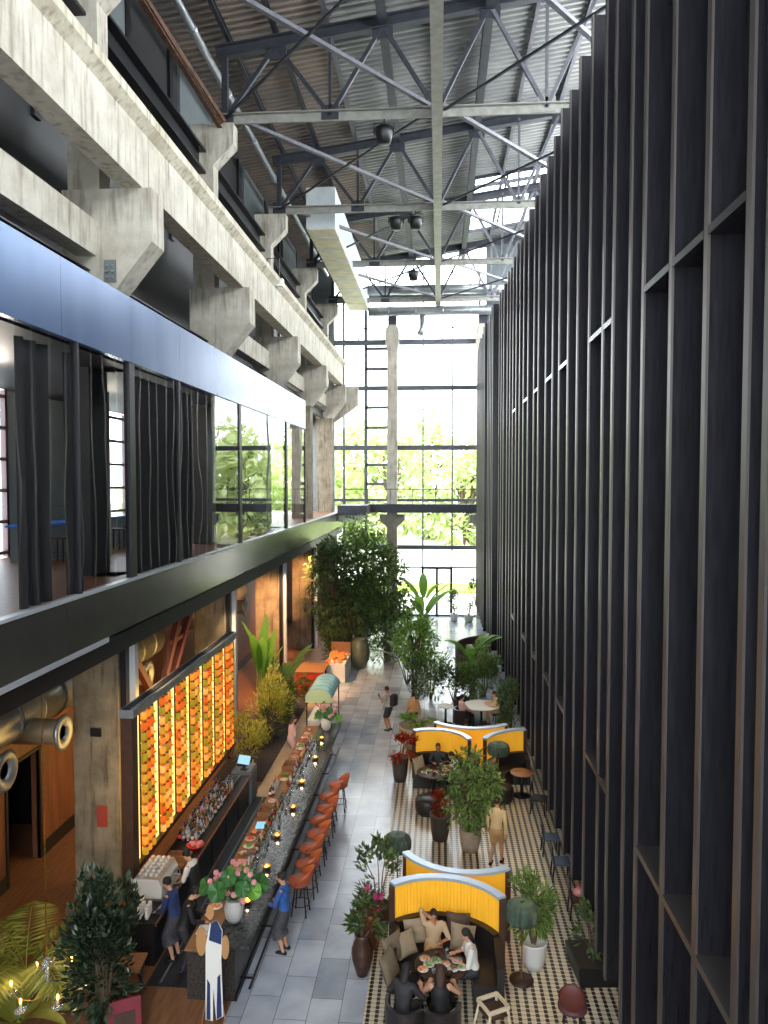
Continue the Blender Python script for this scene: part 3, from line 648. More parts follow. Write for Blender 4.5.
for y in (29.2, 31.2):
    MB().tube([(.1, y, -.25), (1.1, y, -.25)], .3, 16).build('branch', plain('tan_duct_far', (150, 128, 100), .5, .3), t, True)
    MB().lathe([(.36, 0), (.4, .06), (.3, .1), (.17, .04), (.15, -.1)], (0, 0, 0), 18).build('nozzle', 'galv', t, True).matrix_basis = Matrix.Translation((1.1, y, -.25)) @ Matrix.Rotation(PI / 2, 4, 'Y')
t = thing('steel_bracing', 'dark red steel braces above the backlit jar wall', 'brace', (-7.9, 0, 0))
for (a, b) in (((0, 18.0, 6.1), (0, 20.3, 3.7)), ((.0, 21.2, 3.7), (0, 23.6, 6.1)), ((0, 20.6, 3.7), (0, 22.4, 6.1)), ((0, 18.0, 4.6), (0, 19.2, 3.5))):
    MB().bar(a, b, .16, .2).build('brace', 'maroon_steel', t)
MB().bar((0, 21.4, 5.1), (0, 23.2, 5.1), .1, .12).build('cross_bar', 'maroon_steel', t)
PX, PA, PB, PZ0, PZ1 = -6.7, 15.85, 23.65, 1.4, 4.75
t = thing('backlit_shelf_wall', 'tall glowing amber shelf wall divided by black uprights behind the bar', 'shelf', (PX, PA, 0))
Lp = PB - PA
MB().box(-.07, -.03, 0, Lp, PZ0, PZ1).build('light_panel', 'backlight', t, label='glowing amber back panel')
MB().box(-.16, .1, -.3, 0, .9, PZ1 + .02).build('end_panel', 'wood_dark', t); MB().box(-.16, .06, Lp, Lp + .1, .9, PZ1 + .02).build('end_panel', 'wood_top', t)
MB().box(-.16, .16, -.36, Lp + .12, PZ1 + .02, PZ1 + .2).build('top_channel', 'galv', t, label='grey steel channel along the top'); MB().box(-.08, .08, -.36, Lp + .1, PZ1 + .2, PZ1 + .23).build('top_lip', 'black_steel', t)
MB().box(-.16, .12, 0, Lp, PZ0 - .12, PZ0).build('bottom_board', 'wood_dark', t)
NM = 7; mod = Lp / NM; rows = 14; rh = (PZ1 - PZ0) / rows
for i in range(NM):
    y = i * mod
    MB().box(-.03, .02, y + .02, y + .25, PZ0, PZ1).build('light_strip', 'strip', t, label='bright vertical light strip')
    MB().box(-.03, .05, y + .26, y + .29, PZ0, PZ1).build('upright', 'black', t)
    MB().box(-.03, .03, y + mod - .05, y + mod, PZ0, PZ1).build('post', 'wood_dark', t)
    for r in range(1, rows): MB().box(-.03, .12, y + .29, y + mod - .05, PZ0 + r * rh - .012, PZ0 + r * rh).build('shelf_board', 'shelf_glass', t)
jars = []
for i, m in enumerate(JC):
    mb = MB(); mb.lathe([(.062, 0), (.075, .02), (.075, .12 + .012 * (i % 3)), (.055, .16 + .01 * (i % 3))], n=10)
    mb.lathe([(.065, .16 + .01 * (i % 3)), (.065, .2), (.02, .205)], n=10, mi=1)
    jars.append(mb.build('storage_jar', [m, ['brass', 'cream', 'wood_dark'][i % 3]], None, True))
used = set()
for i in range(NM):
    for r in range(rows):
        for c in range(3):
            k = rnd.randrange(len(jars))
            if k in used: o = jars[k].copy(); col.objects.link(o)
            else: o = jars[k]; used.add(k)
            o.location = (PX + .062 + rnd.uniform(-.003, .01), PA + i * mod + .43 + c * .225 + rnd.uniform(-.012, .012), PZ0 + r * rh + .0005)
            tag(o, 'small lidded storage jar standing on the glowing amber shelf wall', 'jar', 'jars on the backlit shelf wall')

# ------------------------------------------------------------ bar
struct(MB().box(-5.7, -4.85, 13.9, 22.7, 0, .012), 'floor_mat', 'mat')
mm = MB()
for i in range(5): mm.box(-5.42, -4.85, 15.0 + i * 1.75, 15.02 + i * 1.75, .012, .016)
mm.box(-5.46, -5.42, 14, 22.7, .012, .018); struct(mm, 'trim_4', 'panel_grey')
struct(MB().box(-5.75, -4.75, 22.7, 34, 0, .01), 'floor_path', plain('beige_path', (172, 150, 122), .5, 0, var=.12, scale=2))
t = thing('bar_counter', 'long bar counter with dark marble guest top and black terrazzo front', 'counter', (-4.2, 13.6, 0)); LB = 13.0
MB().box(-.56, .37, 0, LB, 0, .95).build('body', 'terrazzo', t); t2 = thing('marble_bar_top', 'raised dark marbled guest top running along the bar counter', 'bar top', (-4.2, 13.6, 0)); MB().box(-.06, .68, -.03, LB, 1.04, 1.1).build('guest_top', 'marble', t2)
MB().box(-.02, .37, 0, LB, .955, 1.04).build('riser', 'terrazzo', t2); MB().box(-.6, -.06, -.03, LB, .95, .99).build('work_top', 'wood_top', t)
MB().box(.36, .40, 0, LB, 0, .12).build('plinth', 'black', t)
MB().tube([(.62, .1, .2), (.62, LB, .2)], .025, 8).build('foot_rail', 'black_steel', t)
for i in range(8): MB().bar((.36, .4 + i * 1.7, .2), (.62, .4 + i * 1.7, .2), .03, .03).build('rail_bracket', 'black_steel', t)
MB().box(.66, .70, -.03, LB, 1.02, 1.1).build('edge_trim', 'black_steel', t2)
t = thing('back_bar', 'black back counter under the amber shelf wall, crowded with bottles', 'counter', (-6.2, 14.5, 0))
MB().box(-.32, .45, 0, 7.6, 0, .86).build('body', 'black', t); MB().box(-.34, .48, -.03, 7.63, .86, .9).build('worktop', 'black_steel', t); MB().box(.48, .5, -.03, 7.63, .84, .9).build('edge_trim', 'wood_top', t)
for i in range(6): MB().box(.45, .47, .1 + i * 1.25, 1.25 + i * 1.25, .1, .8).build('door', 'black_steel', t)
o = MB().box(-6.3, -5.7, 22.16, 22.9, 0, 1.0).box(-5.7, -5.68, 22.2, 22.86, .06, .94).build('cash_desk', 'panel_grey'); tag(o, 'grey cash desk at the far end of the back counter, carrying the till screen', 'desk')
p = at(231, 778, 1.0)
t = thing('till_screen', 'tilted bluish till screen glowing at the far end of the back counter', 'screen', (-5.95, 22.35, 1.0), -.3)
MB().box(-.1, .1, -.08, .08, 0, .03).build('base', 'black', t); MB().bar((0, 0, .03), (0, .03, .2), .05, .05).build('stand', 'black', t)
b = MB().box(-.2, .2, -.015, .015, -.13, .13).build('display', 'screen', t); b.location = (0, 0, .3); b.rotation_euler = (-.5, 0, 0)
tag(MB().box(-6.25, -5.95, 22.6, 22.85, 1.0, 1.12).build('receipt_printer', 'black'), 'small black printer behind the till screen', 'printer')
# coffee machine
p = at(148, 880, .9)
t = thing('coffee_machine', 'white and steel espresso machine with cups on top, near end of the back counter', 'coffee machine', (-6.17, 15.75, .9))
MB().prism([(-.32, .06), (.28, .06), (.3, .3), (.22, .46), (-.32, .46)], 'y', -.5, .5).build('body', 'white', t)
MB().box(-.3, .24, -.47, .47, .46, .48).build('cup_rail', 'steel', t)
for i in range(6):
    b = MB()
    for j in range(4): b.lathe([(.03, 0), (.045, .06), (.04, .07)], (-.22 + j * .12, -.38 + i * .15, .48), 8)
    b.build('cup_row', 'ceramic', t, True)
for y in (-.25, .25): MB().tube([(.26, y, .22), (.4, y, .2), (.44, y, .2)], .03, 8).build('group_head', 'steel', t)
for y in (-.45, .45): MB().tube([(.28, y, .3), (.36, y, .2), (.36, y, .05)], .012, 6).build('steam_wand', 'steel', t)
MB().box(-.3, .34, -.48, .48, 0, .06).build('drip_tray', 'steel', t)
for k in range(6):
    mb = MB()
    for j in range(4): mb.lathe([(.035, 0), (.05, .07), (.045, .08)], (0, 0, j * .055), 10)
    o = mb.build('cup_stack', 'ceramic', None, True); o.location = (-5.95 - .01 * k, 14.62 + .11 * (k % 3), .9) if k < 3 else (-6.1, 14.62 + .11 * (k % 3), .9)
    tag(o, 'stack of pale paper cups at the near corner of the back counter', 'cups', 'cup stacks on the back counter')
for k, (y, lab) in enumerate(((16.75, 'brown wooden tray on the back counter beside the coffee machine'), (17.15, 'second brown wooden tray, farther along the back counter'))):
    t = MB().box(-.28, .28, -.16, .16, 0, .02).box(-.28, .28, -.16, -.14, .02, .08).box(-.28, .28, .14, .16, .02, .08).box(-.28, -.26, -.16, .16, .02, .08).box(.26, .28, -.16, .16, .02, .08).build('wooden_tray', 'wood_top')
    t.location = (-6.15, y, .9); tag(t, lab, 'tray')
t = thing('fruit_bowl', 'shallow bowl of pink and red fruit on the back counter edge', 'bowl', (-5.92, 17.6, .9))
MB().lathe([(.08, 0), (.2, .08), (.22, .1), (.19, .09), (.07, .03)], n=16).build('bowl', 'red', t, True)
b = MB()
for i in range(12): b.ell((rnd.uniform(-.12, .12), rnd.uniform(-.12, .12), .11), .05, .05, .04, 8, 6)
b.build('fruit', 'pink', t, True)
bot = []
for i, m in enumerate(BC):
    h = [.3, .28, .33, .26, .31, .29][i]; r = [.036, .04, .034, .045, .038, .04][i]; mb = MB()
    mb.lathe([(r * .9, 0), (r, .01), (r, h * .6), (r * .35, h * .75), (r * .33, h * .96)], n=10)
    mb.lathe([(r * .4, h * .94), (r * .4, h)], n=8, mi=1); mb.lathe([(r * 1.02, h * .18), (r * 1.02, h * .48)], n=10, mi=2)
    bot.append(mb.build('bottle', [m, ['black', 'steel', 'brass'][i % 3], ['cream', 'white', 'wood_top', 'cream', 'red', 'khaki'][i]], None, True))
used = set()
def bottle(loc, lab, grp):
    k = rnd.randrange(len(bot))
    if k in used: o = bot[k].copy(); col.objects.link(o)
    else: o = bot[k]; used.add(k)
    o.location = loc; tag(o, lab, 'bottle', grp)
for i in range(22):
    for j in range(5):
        bottle((-6.45 + j * .115 + rnd.uniform(-.02, .02), 17.95 + i * .15 + rnd.uniform(-.03, .03), .9), 'liquor bottle in the crowd on the back counter', 'bottles on the back counter')
gl = MB().lathe([(.03, 0), (.038, .09), (.035, .09), (.028, .01)], n=10).build('tumbler', 'glass_item', None, True); first = True
def tumbler(loc, lab, grp):
    global first
    if first: o = gl; first = False
    else: o = gl.copy(); col.objects.link(o)
    o.location = loc; tag(o, lab, 'glass', grp)
for i in range(8):
    for j in range(4): tumbler((-6.3 + j * .1, 21.35 + i * .09, .9), 'small clear tumbler in rows at the far end of the back counter', 'tumblers on the back counter')

# things along the bar counter
cand = None
def candle(loc, lab):
    global cand
    if cand is None:
        cand = thing('candle_bowl', lab, 'candle', loc, 0, 'candle bowls on the bar')
        MB().lathe([(.03, 0), (.09, .03), (.11, .08), (.1, .085), (.08, .04), (.02, .015)], n=14).build('glass_bowl', 'brass', cand, True)
        MB().lathe([(.06, .02), (.06, .05)], n=10).build('wax', 'glow', cand, True); MB().ell((0, 0, .075), .016, .016, .03, 8, 6).build('flame', 'flame', cand, True)
    else: dup(cand, loc, 0, lab)
for k, y in enumerate((15.0, 16.4, 17.9, 19.5, 21.2, 23.1, 24.9)):
    candle((-3.95 + .08 * (k % 2), y, 1.1), 'brass candle bowl glowing on the dark marble bar top')
    bulb('candle_light', (-3.95 + .08 * (k % 2), y, 1.24), 4, (1, .6, .25), .03)
for i in range(34):
    y = 15.4 + i * .28; tumbler((-4.12 + rnd.uniform(-.06, .1), y, 1.1), 'small clear tumbler standing along the bar top', 'tumblers on the bar')
for i in range(46): bottle((-4.33 + rnd.uniform(-.015, .015), 16.4 + i * .19, .99), 'bottle standing on the bartenders side of the bar', 'bottles along the bar')
for i in range(10): bottle((-4.72 + .07 * (i % 2), 20.5 + .09 * i, .99), 'bottle in the pale row by the wooden trays on the bar', 'bottles in the pale row')
plate_m = [('ceramic', 'white plate'), ('cream', 'cream plate'), ('wood_top', 'round wooden board')]
plate_y = [y for y in [15.0 + .37 * i for i in range(31)] if not (19.0 < y < 19.85 or 22.2 < y < 23.05 or 20.3 < y < 21.6 or 15.6 < y < 16.2 or 16.3 < y < 16.9 or 18.4 < y < 19)]
for i, y in enumerate(plate_y):
    m, nm = plate_m[i % 3]
    t = thing('serving_plate', '%s of snacks on the bartenders side of the bar' % nm, 'plate', (-4.6 + rnd.uniform(-.04, .04), y, .99), 0, nm + 's along the bar')
    MB().lathe([(.06, 0), (.13, .015), (.14, .022), (.06, .012)], n=14).build('plate', m, t, True)
    b = MB()
    for j in range(7): b.ell((rnd.uniform(-.07, .07), rnd.uniform(-.07, .07), .035), .035, .03, .025, 8, 6)
    b.build('food', ['orange', 'pink', 'cream', 'lotus_light', 'red'][i % 5], t, True)
for y, lab in ((19.0, 'nearest the viewer'), (22.2, 'farther along')):
    t = MB().box(-.2, .2, -.28, .28, 0, .02).box(-.2, .2, -.28, -.26, .02, .14).box(-.2, .2, .26, .28, .02, .14).box(-.2, -.18, -.28, .28, .02, .14).box(.18, .2, -.28, .28, .02, .14).build('wooden_crate', 'wood_top')
    t.location = (-4.58, y + .43, .991); tag(t, 'small open wooden crate on the bartenders side of the bar, %s' % lab, 'crate')
t = MB().box(-.13, .13, -.18, .18, 0, .015).build('tablet', 'screen'); t.location = (-4.55, 18.72, .992); t.rotation_euler = (0, 0, .1); tag(t, 'pale blue tablet lying on the bartenders side of the bar', 'tablet')
for k, (x, y, c, lab) in enumerate(((-4.6, 15.9, 'white', 'white box of napkins on the bar near the flowers'), (-4.5, 16.6, 'pink', 'pink box on the bar near the flowers'), (-4.62, 14.2, 'white', 'open white menu lying at the near end of the bar'))):
    o = MB().box(-.12, .12, -.16, .16, 0, .12 if k < 2 else .012).build(['napkin_box', 'gift_box', 'menu'][k], c); o.location = (x, y, .99); tag(o, lab, ['box', 'box', 'menu'][k])
def lotus(name_lab, loc, s, seed):
    r = random.Random(seed)
    t = thing('lotus_arrangement', name_lab, 'flowers', loc)
    MB().lathe([(.1, 0), (.17, .1), (.2, .3), (.15, .42), (.17, .46), (.14, .44)], n=18).build('vase', 'white_pot', t, True)
    st = MB(); lf = MB(); lf2 = MB(); fl = MB()
    for i in range(12):
        a = i * 2.4 + r.uniform(-.3, .3); R = r.uniform(.2, .58) * s; z = r.uniform(.35, .95) * s + .1
        c = V(R * math.cos(a), R * math.sin(a), z); st.tube([(0, 0, .4), (c.x * .5, c.y * .5, z * .8 + .1), c], .008, 5)
        m = lf if i % 3 else lf2; n = 16; rr = r.uniform(.13, .2) * s; nx = V(c.x, c.y, 0).normalized() * .7 - V(0, .6, 0) + V(0, 0, .55); q = nx.to_track_quat('Z', 'Y')
        ring = [c + q @ V(rr * math.cos(2 * PI * j / n), rr * math.sin(2 * PI * j / n), .04 * s + .02 * math.sin(j * 1.9)) for j in range(n)]
        m.add([c] + ring, [(0, 1 + j, 1 + (j + 1) % n) for j in range(n)])
    for i in range(24):
        a = r.uniform(0, 2 * PI); R = r.uniform(.05, .5) * s; z = r.uniform(.5, .98) * s + .1; c = V(R * math.cos(a), R * math.sin(a) - .05, z)
        st.tube([(0, 0, .4), c], .006, 5)
        fl = MB()
        for j in range(5): fl.ell(c + V(.03 * math.cos(j * 1.26), .03 * math.sin(j * 1.26), .02), .026, .026, .05, 6, 5)
        fl.build('bud', 'pink', t, True)
    st.build('stems', 'lotus', t); lf.build('dark_leaves', 'lotus', t); lf2.build('light_leaves', 'lotus_light', t)
lotus('big lotus leaf and pink bud arrangement at the near end of the bar', (-4.05, 14.35, 1.1), 1.0, 3)
lotus('smaller lotus leaf arrangement at the far end of the bar', (-3.95, 25.9, 1.1), .8, 8)
# bar stools
st = thing('bar_stool', 'cognac leather bar stool', 'stool', (0, 0, 0), 0, None)
cs = MB()
n = 18; prof = [(.15, .02), (.22, .05), (.25, .1)]
sb_ = MB().lathe([(.05, .68), (.2, .69), (.25, .73), (.255, .79), (.21, .825), (.05, .83)], n=24)
sb_.v = [(x * 1.3 if x < 0 else x, y * 1.05, z + (.03 * x / .25 if x > 0 else 0)) for x, y, z in sb_.v]
sb_.build('seat', 'cognac', st, True)
vs = []; fs = []; K = 16
for i in range(K + 1):
    a = -1.75 + 3.5 * i / K; e = 1 - .8 * (abs(a) / 1.75) ** 1.8
    for (rr, z) in ((.24, .74), (.275, .76 + .17 * e), (.32, .79 + .33 * e), (.295, .79 + .33 * e), (.245, .76 + .17 * e), (.205, .78)): vs.append((rr * math.cos(a), rr * math.sin(a), z))
for i in range(K):
    for j in range(6): fs.append((6 * i + j, 6 * i + (j + 1) % 6, 6 * i + 6 + (j + 1) % 6, 6 * i + 6 + j))
fs += [tuple(range(6)), tuple(range(6 * K, 6 * K + 6))]
cs.add(vs, fs); cs.build('backrest', 'cognac', st, True)
for a in (.785, 2.356, 3.927, 5.498):
    MB().tube([(.14 * math.cos(a), .14 * math.sin(a), .71), (.24 * math.cos(a), .24 * math.sin(a), 0)], .016, 8).build('leg', 'black', st)
MB().tube([(.21 * math.cos(PI * i / 8 + .1), .21 * math.sin(PI * i / 8 + .1), .26) for i in range(17)], .01, 6).build('foot_ring', 'black', st)
order = ['nearest the viewer', 'second from the viewer', 'third from the viewer', 'fourth from the viewer', 'fifth from the viewer', 'sixth from the viewer', 'seventh from the viewer', 'farthest of the row']
for i in range(8):
    y = 16.55 + i * .76 + (.1 if i == 7 else 0); x = -3.12 + (.06 if i % 2 else 0) + (.12 if i == 7 else 0)
    lab = 'cognac leather bar stool at the marble bar, ' + order[i]
    if i == 0: st.location = (x, y, 0); st.rotation_euler = (0, 0, rnd.uniform(-.2, .2)); st['label'] = lab
    else: dup(st, (x, y, 0), rnd.uniform(-.25, .25), lab)
# awning stall at the far end of the bar
t = thing('awning_stall', 'small stall with a pale teal barrel awning at the far end of the bar', 'stall', (-4.45, 27.4, 0))
mb = MB(); n = 14; LA = 2.2
for r0, r1 in ((.5, .47),):
    poly = [(r0 * math.cos(PI * i / n), 1.75 + r0 * .75 * math.sin(PI * i / n)) for i in range(n + 1)] + [(r1 * math.cos(PI * i / n), 1.75 + r1 * .75 * math.sin(PI * i / n)) for i in reversed(range(n + 1))]
    for i in range(n):
        q = [poly[i], poly[i + 1], poly[2 * n - i], poly[2 * n + 1 - i]]; mb.prism(q, 'y', 0, LA)
mb.build('awning', 'teal_awning', t)
rb = MB()
for y in (.02, .45, .9, 1.35, 1.8, 2.18): rb.tube([(.505 * math.cos(PI * i / n), y, 1.75 + .505 * .75 * math.sin(PI * i / n)) for i in range(n + 1)], .012, 6)
rb.build('awning_rib', 'steel', t)
MB().prism([(.47 * math.cos(PI * i / n), 1.75 + .35 * math.sin(PI * i / n)) for i in range(n + 1)], 'y', -.01, .01).build('front_board', 'awning_front', t)
MB().box(-.5, .5, -.02, .02, 1.6, 1.76).build('valance', 'awning_front', t)
for x in (-.46, .46):
    for y in (.05, LA - .05): MB().tube([(x, y, 0), (x, y, 1.75)], .025, 8).build('post', 'black', t)
MB().box(-.45, .45, .1, LA - .1, 0, .9).build('counter', 'white', t)
# red fronted counters beyond
t = thing('market_counter', 'red fronted market counter with wooden top beyond the bar', 'counter', (-5.9, 34.4, 0))
MB().box(-.7, .55, -.3, .3, 0, .95).build('front', 'red', t)
b = MB()
for i in range(4): b.box(-.55 + i * .3, -.43 + i * .3, -.31, -.3, .55, .75)
b.build('gold_characters', 'brass', t); MB().box(-.75, .6, -.35, 1.5, .95, 1.0).build('wooden_top', 'wood_top', t)
for y in (.6, 1.3):
    for x in (-.6, .45): MB().bar((x, y, 0), (x, y, .95), .06, .06).build('leg', 'black', t)
t = thing('display_stand', 'white sided display stand heaped with orange goods beside the dense trees', 'display', (-5.05, 37.2, 0))
MB().box(-.5, .5, -1.2, 1.2, 0, .9).build('body', 'white', t); MB().box(-.5, .5, 1.1, 1.2, .9, 1.5).build('backboard', 'wood_top', t)
b = MB()
for i in range(60): b.ell((rnd.uniform(-.42, .42), rnd.uniform(-1.1, 1.0), .95 + rnd.uniform(0, .1)), .09, .09, .08, 8, 6)
b.build('goods', 'orange', t, True)
tag(MB().box(-.3, .3, -.02, .02, 0, .5).bar((-.25, .2, 0), (-.25, 0, .45), .04, .04).bar((.25, .2, 0), (.25, 0, .45), .04, .04).build('price_board', 'red'), 'low red board standing in front of the market counter', 'board').location = (-5.6, 33.3, 0)

# ------------------------------------------------------------ booths
def arc3(L, m, R, n):
    (ax, ay), (bx, by), (cx, cy) = L, m, R
    D = 2 * (ax * (by - cy) + bx * (cy - ay) + cx * (ay - by))
    ux = ((ax * ax + ay * ay) * (by - cy) + (bx * bx + by * by) * (cy - ay) + (cx * cx + cy * cy) * (ay - by)) / D
    uy = ((ax * ax + ay * ay) * (cx - bx) + (bx * bx + by * by) * (ax - cx) + (cx * cx + cy * cy) * (bx - ax)) / D
    r = math.hypot(ax - ux, ay - uy); a0 = math.atan2(ay - uy, ax - ux); am = math.atan2(by - uy, bx - ux); a1 = math.atan2(cy - uy, cx - ux)
    def un(a, ref):
        while a - ref > PI: a -= 2 * PI
        while a - ref < -PI: a += 2 * PI
        return a
    a0 = un(a0, am); a1 = un(a1, am)
    return (ux, uy), r, a0, a1
def ring(mb, c, r0, r1, a0, a1, z0, z1, n, zig=0, mi=0):
    for i in range(n):
        b0 = a0 + (a1 - a0) * i / n; b1 = a0 + (a1 - a0) * (i + 1) / n; bm = (b0 + b1) / 2
        p = lambda a, r: (c[0] + r * math.cos(a), c[1] + r * math.sin(a))
        if zig: mb.prism([p(b0, r0), p(bm, r0 - zig), p(b1, r0), p(b1, r1), p(b0, r1)], 'z', z0, z1, mi)
        else: mb.prism([p(b0, r0), p(b1, r0), p(b1, r1), p(b0, r1)], 'z', z0, z1, mi)
    return mb
def booth(lab, L, m, R, wing=.9, h=1.6, seat=True):
    O = V(m[0], m[1], 0); loc = lambda q: (q[0] - O.x, q[1] - O.y)
    c, r, a0, a1 = arc3(loc(L), (0, 0), loc(R), 9)
    t = thing('dining_booth', lab, 'booth', O)
    ring(MB(), c, r - .03, r + .03, a0, a1, .1, h - .06, 34, .015).build('yellow_panel', 'yellow_panel', t, label='ribbed yellow curved back panel')
    ring(MB(), c, r - .09, r + .09, a0, a1, h - .06, h, 24).build('cap_rail', 'booth_cap', t, label='pale blue grey cap rail')
    ring(MB(), c, r - .1, r + .06, a0, a1, 0, .1, 20).build('plinth', 'wood_dark', t)
    for a in (a0, a1):
        p = V(c[0] + r * math.cos(a), c[1] + r * math.sin(a), 0); MB().box(p.x - .06, p.x + .06, p.y - .09, p.y + .09, 0, h - .05).build('end_post', 'wood_dark', t)
    if seat:
        e = .12 * (1 if a1 > a0 else -1)
        ring(MB(), c, r - .62, r - .2, a0, a1, 0, .42, 20).build('seat_base', 'leather', t)
        ring(MB(), c, r - .64, r - .2, a0, a1, .42, .5, 20).build('seat_cushion', 'leather', t)
        ring(MB(), c, r - .2, r - .05, a0, a1, 0, .86, 20).build('seat_back', 'leather', t)
        if wing:
            for a in (a0, a1):
                p = V(c[0] + (r - .12) * math.cos(a), c[1] + (r - .12) * math.sin(a), 0)
                sx = -1 if p.x < 0 else 1; dy = -1 if c[1] < 0 else 1
                q = [(p.x - .07, p.y), (p.x + .07, p.y), (p.x + .07, p.y + dy * wing), (p.x - .07, p.y + dy * wing)]
                MB().prism(q, 'z', 0, .82).build('side_wing', 'leather', t)
                s = [(p.x - sx * .07, p.y), (p.x - sx * .5, p.y), (p.x - sx * .5, p.y + dy * wing), (p.x - sx * .07, p.y + dy * wing)]
                MB().prism(s, 'z', 0, .48).build('side_seat', 'leather', t)
    return t
booth('nearest yellow backed booth, facing the viewer, with the group around a round table', (-.94, 15.1), (.1, 15.46), (1.28, 14.75), 1.0)
booth('yellow backed booth behind the nearest one, facing away', (-.72, 16.45), (.4, 15.68), (1.5, 15.95), 0, 1.6, True)
booth('farther yellow backed booth on the left, facing the viewer', (-.8, 24.6), (.2, 24.75), (1.0, 23.9), .8)
booth('farther yellow backed booth on the right, beside the fins', (1.5, 24.0), (2.1, 24.75), (2.9, 25.05), .7)
booth('yellow backed booth facing away behind the two farther booths', (-.1, 25.55), (1.2, 25.0), (2.3, 25.5), 0)
def round_table(lab, loc, r, top, n=28):
    t = thing('round_table', lab, 'table', loc)
    MB().lathe([(r * .96, .71), (r, .72), (r, .745), (r * .97, .75)], n=n).build('tabletop', top, t, True)
    MB().lathe([(.05, .02), (.045, .71)], n=10).build('pedestal', 'black_steel', t, True); MB().lathe([(.28, 0), (.28, .015), (.06, .03)], n=20).build('base', 'black_steel', t, True)
    return t
dish_rng = random.Random(5)
def dishes(cx, cy, r, n, place):
    for i in range(n):
        a = i * 2.4; R = r * .82 * math.sqrt((i + .5) / n); kind = i % 4
        loc = (cx + R * math.cos(a), cy + R * math.sin(a), .75)
        if kind < 2:
            t = thing('dinner_plate', 'white plate of food on the %s' % place, 'plate', loc, 0, 'plates on the ' + place)
            MB().lathe([(.05, 0), (.1, .012), (.11, .02), (.05, .01)], n=14).build('plate', 'ceramic', t, True)
            b = MB()
            for j in range(5): b.ell((dish_rng.uniform(-.05, .05), dish_rng.uniform(-.05, .05), .03), .028, .028, .02, 7, 5)
            b.build('food', ['orange', 'lotus_light', 'wood_top', 'red'][i % 3], t, True)
        elif kind == 2:
            o = MB().lathe([(.03, 0), (.07, .05), (.075, .06), (.06, .05), (.02, .01)], n=12).build('bowl', 'wood_dark', None, True); o.location = loc; tag(o, 'small dark bowl on the %s' % place, 'bowl', 'bowls on the ' + place)
        else: tumbler(loc, 'clear tumbler on the %s' % place, 'tumblers on the ' + place)
round_table('dark wood round table in the nearest booth, laid with plates', (.07, 13.85, 0), .5, 'wood_dark'); dishes(.07, 13.85, .5, 14, 'nearest booth table')
round_table('dark wood round table in the farther left booth', (-.15, 23.2, 0), .52, 'wood_dark'); dishes(-.15, 23.2, .5, 9, 'farther left booth table')
round_table('small round wooden table beside the fins at the farther right booth', (2.62, 23.4, 0), .36, 'wood_top')
round_table('white round table beyond the booths', (1.75, 30.4, 0), .75, 'white')
round_table('small white side table beyond the booths, left of the big white one', (.3, 30.2, 0), .32, 'white')
def cushion(lab, loc, rx, rz, m, s=.24, grp=None):
    mb = MB(); n = 10; vs = []; fs = []
    for side in (1, -1):
        for i in range(n + 1):
            for j in range(n + 1):
                u = i / n * 2 - 1; w_ = j / n * 2 - 1; e = (1 - u ** 4) * (1 - w_ ** 4)
                pin = 1 - .12 * (abs(u) * abs(w_)) ** .0 * (1 - max(abs(u), abs(w_)) ** 0)
                vs.append((u * s * (1 - .08 * (1 - w_ * w_)), side * (.09 * e ** .6 + .004), w_ * s * (1 - .08 * (1 - u * u))))
    q = (n + 1) ** 2
    for k in range(2):
        for i in range(n):
            for j in range(n): a = k * q + i * (n + 1) + j; fs.append((a, a + 1, a + n + 2, a + n + 1))
    mb.add(vs, fs); o = mb.build('cushion', m, None, True); o.location = loc; o.rotation_euler = (rx, 0, rz); return tag(o, lab, 'cushion')
cushion('wide taupe cushion at the back left of the nearest booth', (-.86, 14.25, .76), -.3, .9, 'cushion', .27)
cushion('beige cushion leaning beside the seated man in the nearest booth', (-.45, 14.85, .76), -.25, .35, 'cushion2', .25)
cushion('pale beige cushion standing on edge in the nearest booth', (-.62, 14.45, .74), -.35, .75, 'cushion2', .24)
cushion('large brown olive cushion at the front left of the nearest booth', (-.9, 13.7, .76), -.35, 1.2, 'cushion', .27)
cushion('dark brown cushion behind the seated man on the right in the nearest booth', (.42, 15.05, .8), -.2, -.1, 'cushion3', .25)
cushion('taupe cushion at the right back of the nearest booth', (.5, 14.72, .74), -.3, -.25, 'cushion2', .26)
cushion('beige cushion at the left of the farther left booth', (-.62, 23.8, .74), -.3, .9, 'cushion2', .26)
cushion('grey beige cushion at the left of the farther right booth', (1.72, 23.75, .74), -.3, .8, 'cushion', .26)
for x, y, lab in ((-.3, 22.0, 'round black pouf in front of the farther left booth'), (1.95, 23.0, 'round black pouf in the farther right booth')):
    t = thing('pouf', lab, 'pouf', (x, y, 0)); MB().lathe([(.34, .04), (.38, .1), (.38, .4), (.33, .45), (.05, .46)], n=22).build('seat', 'leather', t, True); MB().lathe([(.33, 0), (.33, .04)], n=20).build('base', 'black', t, True)
